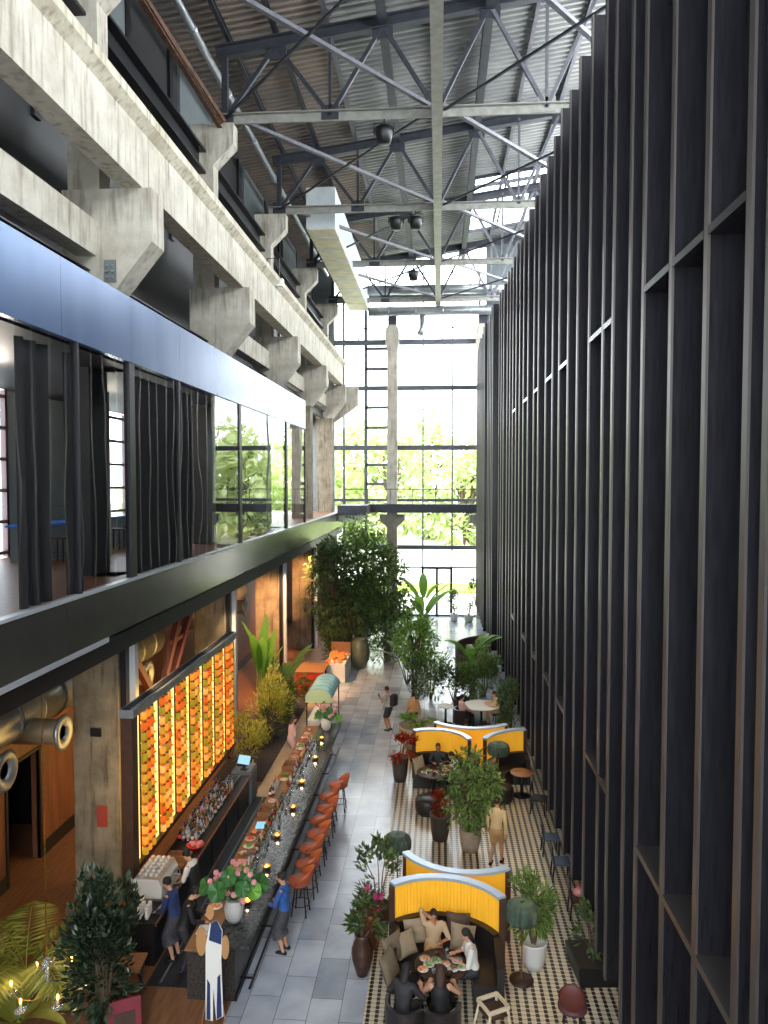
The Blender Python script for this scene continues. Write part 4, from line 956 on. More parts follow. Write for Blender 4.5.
def floor_lamp(lab, x, y, hgt=1.5, r=.3, lit=10):
    t = thing('floor_lamp', lab, 'lamp', (x, y, 0))
    MB().lathe([(.24, 0), (.24, .03), (.05, .05)], n=22).build('base', 'wood_dark', t, True); MB().tube([(0, 0, .04), (0, 0, hgt + .1)], .014, 8).build('pole', 'brass', t)
    mb = MB(); K = 40; vs = []; pr = [(r * .9, -.2), (r * .99, -.12), (r, .0), (r * .9, .1), (r * .6, .165), (r * .15, .18)]
    for (q, z) in pr:
        for j in range(K): a = 2 * PI * j / K; e = q * (1 + (.05 if j % 2 else 0)); vs.append((e * math.cos(a), e * math.sin(a), hgt + z))
    mb.add(vs, [(i * K + j, i * K + (j + 1) % K, (i + 1) * K + (j + 1) % K, (i + 1) * K + j) for i in range(len(pr) - 1) for j in range(K)])
    mb.m = [1 if (q % K) % 4 == 0 else 0 for q in range(len(mb.f))]
    mb.build('lamp_shade', ['teal_shade', 'dark_pot'], t, False, label='pleated teal green dome shade')
    MB().ell((0, 0, hgt - .02), .05, .05, .07).build('light_bulb', 'glow', t, True)
    bulb('floor_lamp_light', (x, y, hgt + .02), lit, (1, .7, .36), .06)
floor_lamp('teal shaded floor lamp right of the nearest booth', 1.66, 14.6, 1.42, .33, 22)
floor_lamp('teal shaded floor lamp left of the booth facing away, behind the leafy plant', -.95, 17.3, 1.4, .32, 14)
floor_lamp('lit teal shaded floor lamp in the farther right booth', 1.9, 23.55, 1.45, .34, 22)
def side_chair(lab, x, y, rz, seatm='leather'):
    t = thing('side_chair', lab, 'chair', (x, y, 0), rz)
    MB().box(-.22, .22, -.22, .22, .43, .47).build('seat', seatm, t)
    for a in (-.19, .19):
        MB().bar((a, -.19, 0), (a, -.19, .44), .035, .035).build('leg', 'black', t); MB().bar((a, .23, 0), (a, .19, .44), .035, .035).build('leg', 'black', t)
        MB().bar((a, .19, .44), (a, .25, .88), .03, .03).build('back_post', 'black', t)
    MB().box(-.2, .2, .225, .255, .66, .88).build('backrest', 'black', t)
    return t
seat_blue_lit = plain('blue_lit_seat', (70, 84, 104), .35)  # blue light falling on the black chairs' seats is painted in
side_chair('black side chair with blue-lit seat colour by the fins, farther of the pair', 2.98, 19.75, PI / 2, seat_blue_lit)
side_chair('black side chair with blue-lit seat colour by the fins, nearer of the pair', 3.05, 18.5, PI / 2, seat_blue_lit)
side_chair('black side chair by the fins holding a pink bag', 3.2, 16.9, PI / 2, 'wood_dark')
side_chair('dark side chair beside the small wooden table by the fins', 3.0, 22.2, PI / 2 - .3)
t = thing('handbag', 'pink handbag lying on the side chair by the fins', 'bag', (3.2, 16.9, .47)); MB().ell((0, 0, .1), .15, .1, .1, 12, 8).build('bag_body', 'pink', t, True); MB().tube([(-.08, 0, .17), (-.06, 0, .27), (.06, 0, .27), (.08, 0, .17)], .01, 6).build('handle', 'red', t)
t = thing('planter_box', 'long black planter box under the near fins', 'planter', (3.15, 15.0, 0), .1)
MB().prism([(-.42, 0), (.42, 0), (.46, .34), (-.46, .34)], 'y', -.5, .5).build('box', 'black', t); MB().box(-.42, .42, -.46, .46, .34, .36).build('soil', 'soil', t)
t = thing('high_chair', 'tall pale framed high chair with dark seat beside the nearest booth', 'chair', (.98, 12.9, 0), .5)
for a in (-1, 1):
    for b in (-1, 1): MB().bar((a * .28, b * .28, 0), (a * .17, b * .17, .72), .04, .04).build('leg', 'cream', t)
MB().box(-.2, .2, -.2, .2, .56, .6).build('seat', 'wood_dark', t)
for s in (-1, 1): MB().box(s * .2 - .02, s * .2 + .02, -.2, .2, .68, .74).build('side_rail', 'cream', t); MB().box(-.2, .2, s * .2 - .02, s * .2 + .02, .68, .74).build('end_rail', 'cream', t)
t = thing('round_back_chair', 'dark red round backed chair at the bottom edge of the view', 'chair', (2.42, 13.3, 0), -.2)
MB().lathe([(.1, .4), (.26, .42), (.26, .48), (.1, .5)], n=20).build('seat', 'purple_leather', t, True); MB().ell((0, -.22, .75), .24, .07, .26, 16, 10).build('backrest', plain('dark_red_back', (92, 40, 34), .5), t, True)
for a in (.785, 2.356, 3.927, 5.498): MB().tube([(.16 * math.cos(a), .16 * math.sin(a), .41), (.24 * math.cos(a), .24 * math.sin(a), 0)], .016, 6).build('leg', 'black', t)
def tub_chair(lab, x, y, rz, m='leather'):
    t = thing('tub_chair', lab, 'chair', (x, y, 0), rz)
    MB().lathe([(.05, .3), (.28, .32), (.3, .4), (.27, .46), (.05, .47)], n=20).build('seat', m, t, True)
    ring(MB(), (0, 0), .3, .37, -.1, PI + .1, .25, .8, 18).build('backrest', m, t)
    for a in (.785, 2.356, 3.927, 5.498): MB().tube([(.2 * math.cos(a), .2 * math.sin(a), .32), (.26 * math.cos(a), .26 * math.sin(a), 0)], .016, 6).build('leg', 'black', t)
tub_chair('black tub chair left of the white round table', .95, 29.7, 2.2); tub_chair('black tub chair behind the white round table', 1.0, 31.1, .7, 'charcoal'); tub_chair('dark tub chair right of the white round table', 2.45, 30.5, -1.4)
tub_chair('dark tub chair of the woman in black at the nearest booth table', .05, 12.75, PI); tub_chair('dark tub chair at the front left of the nearest booth table', -.55, 12.75, PI - .3)

# ------------------------------------------------------------ chandelier, standee, sign at lower left
CX, CY = -6.95, 12.55
t = thing('chandelier', 'candle chandelier with crystal drops hanging at the lower left', 'chandelier', (CX, CY, -.35))
b = MB(); z = 1.75
while z < 6.48: b.tube([(0, 0, z), (0, 0, z + .06)], (.016 if int(z * 20) % 2 else .01), 6); z += .062
b.build('chain', 'brass', t)
MB().lathe([(.03, .95), (.08, 1.05), (.04, 1.2), (.035, 1.55), (.09, 1.62), (.03, 1.75)], n=14).build('stem', 'glass_item', t, True)
for i in range(6):
    a = i * PI / 3 + .25; c = lambda r, z: (r * math.cos(a), r * math.sin(a), z)
    MB().tube([c(.05, 1.1), c(.25, .98), c(.45, 1.02), c(.6, 1.15)], .015, 6).build('arm', 'brass', t, True)
    MB().lathe([(.02, 1.13), (.1, 1.17), (.1, 1.19), (.03, 1.2)], c(.6, 0), 12).build('drip_cup', 'glass_item', t, True)
    MB().lathe([(.022, 1.19), (.022, 1.3)], c(.6, 0), 8).build('candle', 'cream', t); MB().ell((.6 * math.cos(a), .6 * math.sin(a), 1.345), .022, .022, .05, 8, 6).build('flame_bulb', 'flame', t, True)
    a2 = a + .3; MB().tube([(.1 * math.cos(a), .1 * math.sin(a), 1.62), (.14 * math.cos(a), .14 * math.sin(a), 1.68), (.18 * math.cos(a), .18 * math.sin(a), 1.72)], .015, 6).build('crown_hook', 'rust', t)
    d_ = MB()
    for k in range(12): f = k / 11; d_.ell(((.12 + .48 * f) * math.cos(a), (.12 + .48 * f) * math.sin(a), 1.6 - .5 * f - .12 * math.sin(PI * f)), .012, .012, .016, 6, 4)
    d_.build('crystal_strand', 'glass_item', t)
for i in range(6): bulb('candle_light', (CX + .6 * math.cos(i * PI / 3 + .25), CY + .6 * math.sin(i * PI / 3 + .25), 1.1), 4, (1, .68, .34), .03)
t = thing('cutout_standee', 'flat cutout standee in white and navy with tan ovals by the bar', 'standee', (-4.05, 12.95, 0), .35)
MB().prism([(-.2, .15), (-.02, .1), (.0, .7), (.06, .1), (.24, .15), (.2, 1.2), (.24, 1.75), (.1, 1.95), (-.08, 1.9), (-.18, 1.5)], 'y', -.015, .015).build('white_board', 'ceramic', t)
MB().prism([(-.1, 1.62), (.2, 1.5), (.22, 1.75), (.1, 1.96), (-.04, 1.92)], 'y', -.03, -.015).build('navy_top', 'navy', t); MB().prism([(.07, .12), (.2, .16), (.17, .95), (.1, .9)], 'y', -.03, -.015).build('navy_stripe', 'navy', t); MB().prism([(-.18, .16), (-.08, .14), (-.08, .8), (-.15, .9)], 'y', -.03, -.015).build('navy_stripe', 'navy', t)
for x, z, a, b_ in ((-.28, 1.6, .13, .26), (.3, 1.42, .1, .22), (-.06, 2.12, .09, .14)):
    MB().prism([(x + a * math.cos(2 * PI * i / 18), z + b_ * math.sin(2 * PI * i / 18)) for i in range(18)], 'y', -.01, .02).build('tan_oval', 'camel', t)
MB().bar((-.3, .02, 0), (-.1, .02, .9), .03, .03).bar((.3, .02, 0), (.1, .02, .9), .03, .03).bar((0, .5, 0), (0, .02, 1.0), .03, .03).build('easel', 'wood_top', t)
t.scale = (.72, 1, 1)
t = thing('folding_sign', 'small dark red folding sign board at the bottom left', 'sign', (-5.5, 12.45, 0), .5)
fb = [(-.3, 0), (.3, 0), (.3, .75), (-.3, .75)]
for s in (-1, 1):
    b = MB().box(-.28, .28, -.015, .015, 0, .8).build('board', plain('dark_red_board', (120, 30, 44), .5), t); b.rotation_euler = (s * .25, 0, 0); b.location = (0, s * .2, 0)
    b2 = MB().box(-.18, .18, -.022, -.015, .2, .6).build('face_panel', 'wood_dark', b)
t = thing('small_table', 'small low wooden table at the near end of the back counter', 'table', (-5.95, 13.55, 0), .1)
MB().box(-.35, .35, -.28, .28, .66, .7).build('tabletop', 'wood_top', t)
for a in (-.3, .3): MB().bar((a, -.22, 0), (a, .22, .66), .03, .03).build('leg', 'black', t); MB().bar((a, .22, 0), (a, -.22, .66), .03, .03).build('leg', 'black', t)

# ------------------------------------------------------------ plants
def rv(r):
    while True:
        v = V(r.uniform(-1, 1), r.uniform(-1, 1), r.uniform(-1, 1))
        if .05 < v.length < 1: return v
def pot_parts(t, r, h, m, style=0):
    prof = [(r * .7, 0), (r * .85, h * .3), (r, h * .95), (r * 1.03, h), (r * .92, h), (r * .9, h * .9)] if style == 0 else [(r * .5, 0), (r * .95, h * .4), (r * 1.0, h * .62), (r * .62, h * .9), (r * .74, h), (r * .6, h), (r * .55, h * .9)]
    MB().lathe(prof, n=20).build('pot', m, t, True); MB().lathe([(.02, h * .88), (r * (.88 if style == 0 else .56), h * .89)], n=16).build('soil', 'soil', t)
def bush(lab, x, y, h, rx, mat, n=500, L=.14, w=.06, z0=0, pot=None, seed=1, low=.25, name='leafy_plant', cat='plant', ry=None, flowers=None, droop=.2):
    r = random.Random(seed); ry = ry or rx
    t = thing(name, lab, cat, (x, y, 0)); base = z0
    if pot: pot_parts(t, *pot); base = pot[1] * .88
    zc = (base + (h - base) * low + h) / 2; rz = (h - base) * (1 - low) / 2
    st = MB(); lf = MB(); ns = max(5, n // 60)
    tips = []
    for i in range(ns):
        v = rv(r); c = V(v.x * rx, v.y * ry, zc + v.z * rz); tips.append(c)
        st.tube([(v.x * .06, v.y * .06, base), (c.x * .4, c.y * .4, base + (c.z - base) * .6), c], [.018, .012, .005], 5)
    for i in range(n):
        c = tips[i % ns]; v = rv(r); p = c + V(v.x * rx * .42, v.y * ry * .42, v.z * rz * .42)
        d = (p - V(0, 0, zc - rz * .6)).normalized() + rv(r) * .7 + V(0, 0, -droop)
        lf.leaf(p, d, L * r.uniform(.7, 1.25), w * r.uniform(.8, 1.2), V(0, 0, 1) + rv(r) * .5)
    st.build('stems', 'bark', t); lf.build('foliage', mat, t)
    if flowers:
        for i in range(flowers[1]): c = tips[i % ns]; v = rv(r); MB().ell(c + v * .1 + V(0, 0, .06), .045, .045, .04, 7, 5).build('flower', flowers[0], t, True)
    return t
def strap(lab, x, y, h, n, L, w, mat, pot=None, seed=1, z0=0, spread=.5, droop=.7, name='tropical_plant', stem=0):
    r = random.Random(seed); t = thing(name, lab, 'plant', (x, y, 0)); base = z0
    if pot: pot_parts(t, *pot); base = pot[1] * .88
    lf = MB(); st = MB()
    for i in range(n):
        a = i * 2.4 + r.uniform(-.3, .3); hs = max(.05, (h - L * .75) * r.uniform(.55, 1)) if stem else .05
        p0 = V(.05 * math.cos(a), .05 * math.sin(a), base); p1 = V(spread * .4 * math.cos(a) * (1 if stem else .2), spread * .4 * math.sin(a) * (1 if stem else .2), base + hs)
        st.tube([p0, (p0 + p1) / 2 + V(0, 0, .03), p1], [.03, .024, .016], 6)
        lf.blade(p1, V(spread * math.cos(a), spread * math.sin(a), 1), L * r.uniform(.8, 1.1), w * r.uniform(.85, 1.1), droop * r.uniform(.7, 1.3), n=8)
    st.build('stalks', mat, t, True); lf.build('leaf_blades', mat, t, True)
    return t
def frond_plant(lab, x, y, h, n, L, mat, pot=None, seed=1, z0=0, droop=1.2, spread=.8, lw=.035):
    r = random.Random(seed); t = thing('potted_palm' if pot else 'palm', lab, 'palm', (x, y, 0)); base = z0
    if pot: pot_parts(t, *pot); base = pot[1] * .88
    st = MB(); lf = MB(); st.tube([(0, 0, base), (0, 0, base + max(.1, h - L * .8))], [.06, .045], 8)
    for i in range(n):
        a = i * 2.4 + r.uniform(-.2, .2); q = V(0, 0, base + max(.1, h - L * .8)); d = V(spread * math.cos(a), spread * math.sin(a), 1.0).normalized(); pts = [q]
        k = 22; LL = L * r.uniform(.8, 1.1)
        for j in range(k):
            q = q + d * LL / k; d = (d + V(0, 0, -1) * droop / k).normalized(); pts.append(q)
            side = d.cross(V(0, 0, 1));
            if side.length < .01: side = V(1, 0, 0)
            side.normalize(); ll = LL * .32 * math.sin(PI * (j + 1.5) / (k + 2)) ** .7
            if j > 1:
                for s in (-1, 1): lf.leaf(q, side * s + d * .5 + V(0, 0, -.15), ll, lw, V(0, 0, 1))
        st.tube(pts, [.012] * len(pts), 4)
    st.build('stems', mat, t); lf.build('fronds', mat, t)
    return t
def tree(lab, x, y, h, cr, mat, n=4000, L=.22, w=.1, seed=1, zlow=.3, ry=None, trunk_r=.09, multi=3, name='indoor_tree', z0=0):
    r = random.Random(seed); t = thing(name, lab, 'tree', (x, y, z0)); ry = ry or cr
    zc = h * (1 + zlow) / 2; rz = h * (1 - zlow) / 2; br = MB(); lf = MB(); nc = 46; cl = []
    for m in range(multi):
        a = 2 * PI * m / multi; q = V(.25 * cr * math.cos(a), .25 * ry * math.sin(a), zc * .9)
        br.tube([(.1 * math.cos(a), .1 * math.sin(a), 0), (q.x * .5, q.y * .6, zc * .45), q, (q.x * 1.4, q.y * 1.4, h * .85)], [trunk_r, trunk_r * .8, trunk_r * .6, trunk_r * .2], 8)
    for i in range(nc):
        v = rv(r); v = v.normalized() * v.length ** .4; c = V(v.x * cr, v.y * ry, zc + v.z * rz); cl.append((c, r.uniform(.28, .5)))
        br.tube([(0, 0, zc * .75), (c.x * .5, c.y * .5, (zc * .8 + c.z) / 2), c], [trunk_r * .4, trunk_r * .28, .01], 5)
    for i in range(n):
        c, k = cl[i % nc]; v = rv(r); p = c + V(v.x * cr * k, v.y * ry * k, v.z * min(rz, cr) * k)
        d = v.normalized() + rv(r) * .6 + V(0, 0, -.35); lf.leaf(p, d, L * r.uniform(.7, 1.3), w * r.uniform(.8, 1.2), V(0, 0, 1) + rv(r) * .4)
    br.build('trunk', 'bark', t); lf.build('crown', mat, t)
    return t
# dense group by the end of the walkway
tree('tall dense dark green tree under the balcony corner, leftmost of the group', -5.6, 40.6, 6.6, 1.3, 'leaf_dark', 3400, .27, .15, 11, .1, 1.2)
tree('tallest dense green tree in the middle of the group below the balcony', -4.3, 41.8, 7.5, 1.7, 'leaf_mid', 4600, .28, .16, 12, .22, 1.5)
tree('dense dark tree at the front of the group, behind the olive jar', -4.7, 40.4, 4.6, 1.35, 'leaf_dark', 3600, .24, .13, 13, .05, 1.1)
tree('bright edged green tree on the right of the dense group', -2.9, 42.0, 6.4, 1.25, 'leaf_mid', 3200, .26, .15, 14, .12, 1.2)
bush('low dark evergreen shrub at the foot of the dense trees, left', -5.6, 39.2, 2.0, .8, 'leaf_dark', 900, .2, .08, seed=15, low=.02, name='evergreen_shrub', cat='shrub')
bush('low dark evergreen shrub at the foot of the dense trees, right of the olive jar', -2.9, 40.3, 2.2, .95, 'leaf_dark', 1100, .2, .08, seed=16, low=.02, name='evergreen_shrub', cat='shrub')
t = thing('olive_jar', 'tall olive glazed jar standing in front of the dense trees', 'jar', (-4.15, 39.0, 0)); MB().lathe([(.3, 0), (.52, .5), (.56, .95), (.4, 1.4), (.34, 1.5), (.4, 1.56), (.3, 1.55), (.28, 1.3)], n=22).build('jar_body', 'olive_jar', t, True)
strap('banana like plant with broad upright leaves near the entrance doors', -.9, 44.5, 4.6, 9, 2.2, .55, 'leaf_bright', seed=21, spread=.75, droop=.8, stem=1)
bush('round green shrub below the broad leaved plant near the entrance', -1.1, 42.6, 2.3, .95, 'leaf_mid', 1100, .22, .1, seed=22, low=.02, name='round_shrub', cat='shrub')
bush('small potted tree by the entrance glass, left of the pair', 1.1, 52.6, 2.3, .6, 'leaf_dark', 420, .2, .08, pot=(.3, .5, 'white_pot'), seed=23)
bush('taller potted tree by the entrance glass, right of the pair', 2.1, 52.2, 3.0, .65, 'leaf_dark', 420, .2, .08, pot=(.34, .5, 'white_pot'), seed=24)
# plant bank beyond the booths
tree('slender light green tree in the plant bank beyond the booths', -1.15, 35.2, 3.5, .95, 'leaf_bright', 1500, .2, .09, 31, .35, trunk_r=.05)
bush('yellow green shrub in the plant bank, lit from below', -.35, 33.6, 2.5, .8, 'leaf_mid', 900, .2, .08, seed=32, low=.05, name='tall_shrub', cat='shrub')
bush('dark green shrub at the left of the plant bank', -1.1, 33.2, 1.7, .55, 'leaf_dark', 600, .18, .08, seed=33, low=.02, name='tall_shrub', cat='shrub')
strap('plant with long paddle leaves leaning out over the grey walkway', -1.5, 36.0, 2.4, 6, 1.5, .42, 'leaf_dark', seed=34, spread=1.1, droop=.9, stem=1)
strap('plant with big glossy paddle leaves in front of the curved maroon screen', 1.6, 35.6, 3.0, 9, 1.5, .45, 'leaf_bright', seed=35, spread=.8, droop=1.1, stem=1)
bush('bushy green shrub beside the fins in the plant bank', 2.1, 34.3, 2.3, .6, 'leaf_mid', 1000, .2, .09, seed=36, low=.03, name='tall_shrub', cat='shrub')
bush('dark green shrub in the middle of the plant bank behind the white table', .7, 33.4, 1.8, .75, 'leaf_dark', 800, .2, .08, seed=37, low=.03, name='tall_shrub', cat='shrub')
bush('broad leaved green shrub behind the white table near the fins', 1.5, 33.2, 2.0, .7, 'leaf_mid', 800, .22, .1, seed=38, low=.03, name='tall_shrub', cat='shrub')
bush('dark leafy plant by the fins right of the white table', 2.75, 28.2, 2.3, .5, 'leaf_dark', 700, .2, .09, pot=(.3, .45, 'dark_pot'), seed=39, low=.15)
t = bush('round brick red bowl planted with yellow green succulents left of the far booths', -.75, 27.6, 1.15, .62, 'leaf_bright', 420, .14, .07, pot=(.75, .8, 'terracotta'), seed=40, low=.3, name='planter_bowl', cat='planter')
# around the booths
bush('red leaved plant in a dark pot left of the farther booths', -1.25, 24.3, 1.55, .42, 'red_leaf', 300, .2, .07, pot=(.28, .8, 'dark_pot'), seed=41, low=.1, flowers=('red', 14))
tree('large leafy ficus in a grey pot between the booths', .86, 19.8, 2.55, .68, 'leaf_mid', 1500, .17, .075, 42, .3, trunk_r=.035, name='potted_tree')
t = thing('plant_pot', 'grey stone pot of the large leafy ficus', 'pot', (.86, 19.8, 0)); pot_parts(t, .3, .6, 'terracotta')
bush('reddish plant in a tall dark pot left of the large ficus', .06, 20.35, 1.3, .34, 'red_leaf', 240, .18, .06, pot=(.29, .72, 'dark_pot'), seed=43, low=.05)
bush('light olive green feathery plant in a white pot right of the nearest booth', 1.95, 15.05, 1.85, .42, 'leaf_mid', 900, .2, .04, pot=(.27, .55, 'white_pot'), seed=44, low=.12, droop=.5)
bush('leafy dark plant behind the nearest booth at the edge of the walkway', -1.28, 16.2, 1.95, .38, 'leaf_dark', 380, .16, .075, pot=(.25, .5, 'dark_pot'), seed=45, low=.05)
bush('magenta orchids in a bronze vase left of the nearest booth', -1.42, 15.45, 1.35, .24, 'leaf_dark', 90, .18, .06, pot=(.26, .75, 'bronze_vase', 1), seed=46, low=.15, flowers=('magenta', 26), name='orchid_vase')
bush('dark leaved plant in a tall brown vase at the walkway edge, nearest', -1.5, 14.55, 1.5, .36, 'leaf_dark', 260, .17, .08, pot=(.22, .85, 'wood_dark', 1), seed=47, low=.05, droop=.5)
bush('small green plant growing in the black planter box under the fins', 3.1, 15.0, 1.35, .3, 'leaf_dark', 200, .14, .06, z0=.36, seed=48, low=.05)
# left: bed behind the bar
struct(MB().box(-7.4, -5.76, 23.9, 33.5, 0, .05), 'trim_5', 'gravel')
bush('big yellow green shrub lit warmly beyond the amber shelf wall', -6.25, 27.2, 2.8, .65, 'leaf_yellow_lit', 1500, .22, .05, seed=51, low=.05, name='feathery_shrub', cat='shrub', z0=.05)
bush('second yellow green shrub nearer the back counter', -6.4, 24.8, 1.9, .6, 'leaf_yellow_lit', 900, .2, .05, seed=52, low=.05, name='feathery_shrub', cat='shrub', z0=.05)
bush('dark green broad shrub beside the beige path', -6.1, 28.1, 1.7, .65, 'leaf_dark', 800, .2, .1, seed=53, low=.03, name='broad_shrub', cat='shrub', z0=.05)
strap('tall strelitzia with upright paddle leaves behind the yellow shrub', -7.0, 29.0, 4.2, 8, 1.9, .42, 'leaf_bright', seed=54, spread=.35, droop=.5, stem=1, z0=.05)
strap('second strelitzia leaning toward the market counter', -6.3, 30.6, 3.4, 6, 1.6, .42, 'leaf_mid', seed=55, spread=.7, droop=.9, stem=1, z0=.05)
bush('bluish green bush at the foot of the strelitzias', -6.3, 31.6, 2.2, .6, 'leaf_mid', 600, .2, .1, seed=56, low=.03, name='broad_shrub', cat='shrub', z0=.05)
# lower left corner
frond_plant('yellow green cycad palm with long feathered fronds at the lower left', -7.9, 13.5, 2.0, 10, 1.9, 'leaf_cycad', None, 61, droop=1.3, spread=1.0, lw=.1)
bush('tall glossy dark leaved plant left of the bar at the bottom', -5.9, 12.6, 2.75, .58, 'leaf_deep', 2300, .17, .085, pot=(.3, .4, 'dark_pot'), seed=62, low=.0)
strap('broad yellow green leaves at the bottom left corner under the chandelier', -7.6, 12.7, 1.5, 10, 1.2, .28, 'leaf_cycad', seed=63, spread=1.1, droop=1.1)
# outdoors
k = 0
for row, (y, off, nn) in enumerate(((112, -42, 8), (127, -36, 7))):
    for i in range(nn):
        o = tree('tree in washed-out daylight tones beyond the end window', off + 11.5 * i, y + (i % 2), 15 + 3 * row + (i * 5 % 4), 4.8, 'leaf_out', 1200, 1.7, 1.0, 70 + k, .02, trunk_r=.3, name='outdoor_tree', z0=-.05); o['group'] = 'trees beyond the end window'; k += 1

# ------------------------------------------------------------ people
def remesh(mb, voxel, smooth=3):
    me = bpy.data.meshes.new('tmp'); me.from_pydata(mb.v, [], mb.f); o = bpy.data.objects.new('tmp', me); col.objects.link(o)
    bm = bmesh.new(); bm.from_mesh(me); bmesh.ops.recalc_face_normals(bm, faces=bm.faces); bm.to_mesh(me); bm.free()
    md = o.modifiers.new('r', 'REMESH'); md.mode = 'VOXEL'; md.voxel_size = voxel
    sm = o.modifiers.new('s', 'SMOOTH'); sm.iterations = smooth; sm.factor = .5
    dg = bpy.context.evaluated_depsgraph_get(); dg.update()
    e = o.evaluated_get(dg); m2 = e.to_mesh()
    r = MB(); r.add([v.co.copy() for v in m2.vertices], [tuple(p.vertices) for p in m2.polygons])
    e.to_mesh_clear(); bpy.data.objects.remove(o); bpy.data.meshes.remove(me)
    return r
def ik(a, b, l1, l2, pole):
    d = b - a; L = min(d.length, (l1 + l2) * .995); d.normalize(); b = a + d * L
    x = (l1 * l1 - l2 * l2 + L * L) / (2 * L); h = math.sqrt(max(0, l1 * l1 - x * x))
    p = pole - d * pole.dot(d); p.normalize()
    return a + d * x + p * h, b
def person(lab, x, y, face, sit=0, lean=.05, lh=(-.28, .1, .78), rh=(.28, .1, .78), nod=.1, turn=0, shirt='charcoal', sleeve=.5, bottom='trousers', bcol='charcoal', hair='short', hcol='hair', skin='skin', step=0, h=1.7, extra=None, feet=True, fem=0):
    """a figure facing its local +y; hands given in local metres"""
    k = h / 1.7; t = thing('person', lab, 'person', (x, y, 0), math.radians(face))
    P = V(0, 0, sit + .1) if sit else V(0, 0, .93)
    u = V(0, math.sin(lean), math.cos(lean)); f = V(0, math.cos(lean), -math.sin(lean)); R = V(1, 0, 0)
    chest = P + u * .33; sh = P + u * .47; neck = P + u * .53
    hd = V(math.sin(turn) * math.sin(nod), math.sin(nod + lean * .5), math.cos(nod + lean * .5)).normalized(); hc = neck + hd * .155 + f * .015
    sw = .165 if fem else .185
    body = MB(); cl = MB(); pt = MB()
    tors = [P - u * .06, P + u * .02, P + u * .16, chest, sh - u * .04, sh + u * .015]; tr = [(.13, .1), (.155, .112), (.128, .095), (.155, .11), (.15, .095), (.09, .06)]
    body.tube(tors, tr, 14, ref=(1, 0, 0), round_ends=True)
    cl.tube(tors, [(a + .016, b + .016) for a, b in tr], 14, ref=(1, 0, 0), round_ends=True)
    body.tube([sh, neck, hc], [.06, .052, .05], 10)
    hq = hd.to_track_quat('Z', 'Y').to_matrix() if False else Matrix.Rotation(-turn, 3, 'Z') @ Matrix.Rotation(-(nod + lean * .5), 3, 'X')
    body.ell(hc, .074, .092, .108, 14, 10, rot=hq); body.ell(hc + hq @ V(0, .03, -.065), .05, .058, .05, 10, 8, rot=hq)
    body.ell(hc + hq @ V(0, .098, -.015), .013, .02, .026, 8, 6, rot=hq)
    for s in (-1, 1): body.ell(hc + hq @ V(s * .076, -.005, -.01), .012, .024, .032, 8, 6, rot=hq)
    hands = []
    for s, hand in ((-1, lh), (1, rh)):
        a = sh + R * s * sw - u * .02; e, b = ik(a, Vector(hand), .29, .25, V(s * .7, -.7, -.5))
        body.tube([a, (a + e) / 2, e, (e + b) / 2, b], [.052, .047, .04, .037, .027], 10, round_ends=True); body.ell(a, .058, .058, .058, 10, 8)
        cp = [a - R * s * .03, a, (a + e) / 2, e] if sleeve <= .5 else [a - R * s * .03, a, (a + e) / 2, e, e + (b - e) * .55, e + (b - e) * .95]
        if sleeve > 0: cl.tube(cp, [.07, .068, .06, .054] if sleeve <= .5 else [.07, .068, .06, .055, .05, .04], 10, round_ends=True)
        hands.append((b, (b - e).normalized(), s))
    hips = []
    for s in (-1, 1):
        a = P + R * s * .085 - u * .03
        if sit: ft = V(s * .12, .44, .075); pole = V(0, .6, 1)
        else: ft = V(s * .1, s * step, .075 + (.05 if s * step < 0 else 0)); pole = V(0, 1, .1)
        kn, ft = ik(a, ft, .44, .43, pole)
        rad = [.085, .075, .056, .052, .034]
        body.tube([a, (a + kn) / 2, kn, (kn + ft) / 2 + V(0, -.015, 0), ft], rad, 12, round_ends=True)
        body.tube([ft + V(0, -.04, -.035), ft + V(0, .05, -.04), ft + V(0, .15, -.055)], [(.034, .034), (.038, .03), (.032, .016)], 10, ref=(1, 0, 0), round_ends=True)
        if bottom == 'trousers': pt.tube([a, (a + kn) / 2, kn, (kn + ft) / 2, ft + V(0, 0, .02)], [.108, .094, .076, .07, .062], 12, round_ends=True)
        elif bottom == 'shorts': pt.tube([a, (a + kn) / 2, kn + (a - kn) * .08], [.112, .102, .09], 12)
        hips.append((a, kn, ft))
    if bottom != 'skirt': pt.tube([P - u * .09, P, P + u * .1], [(.15, .118), (.172, .13), (.155, .118)], 14, ref=(1, 0, 0), round_ends=True)
    else:
        kl = (hips[0][1] + hips[1][1]) / 2; fl = (hips[0][2] + hips[1][2]) / 2
        if sit: pt.tube([P + u * .1, P, (P + kl) / 2, kl, kl * .6 + fl * .4], [(.15, .115), (.18, .13), (.19, .1), (.18, .1), (.17, .1)], 16, ref=(1, 0, 0))
        else: pt.tube([P + u * .12, P, P * .5 + kl * .5, kl, kl * .65 + fl * .35], [(.145, .112), (.175, .135), (.19, .15), (.2, .165), (.215, .18)], 16, ref=(1, 0, 0))
    bo = remesh(body, .017)
    for b, d, s in hands:                                   # palm and five fingers
        side = d.cross(V(0, 0, 1)); side = side.normalized() if side.length > .05 else V(0, 1, 0); dn = side.cross(d).normalized()
        if dn.z > 0: dn = -dn
        bo.tube([b - d * .01, b + d * .04, b + d * .085], [(.03, .018), (.042, .017), (.04, .014)], 10, ref=side, round_ends=True)
        for i, ln in enumerate((.066, .078, .072, .055)):
            q = b + d * .085 + side * (-.03 + .02 * i); bo.tube([q - d * .015, q + d * ln * .5 + dn * .008, q + d * ln * .8 + dn * .028], [.0095, .009, .007], 6, round_ends=True)
        q = b + d * .03 + side * (-s) * .036; bo.tube([q, q + d * .03 + side * (-s) * .02, q + d * .06 + side * (-s) * .018 + dn * .012], [.012, .0105, .008], 6, round_ends=True)
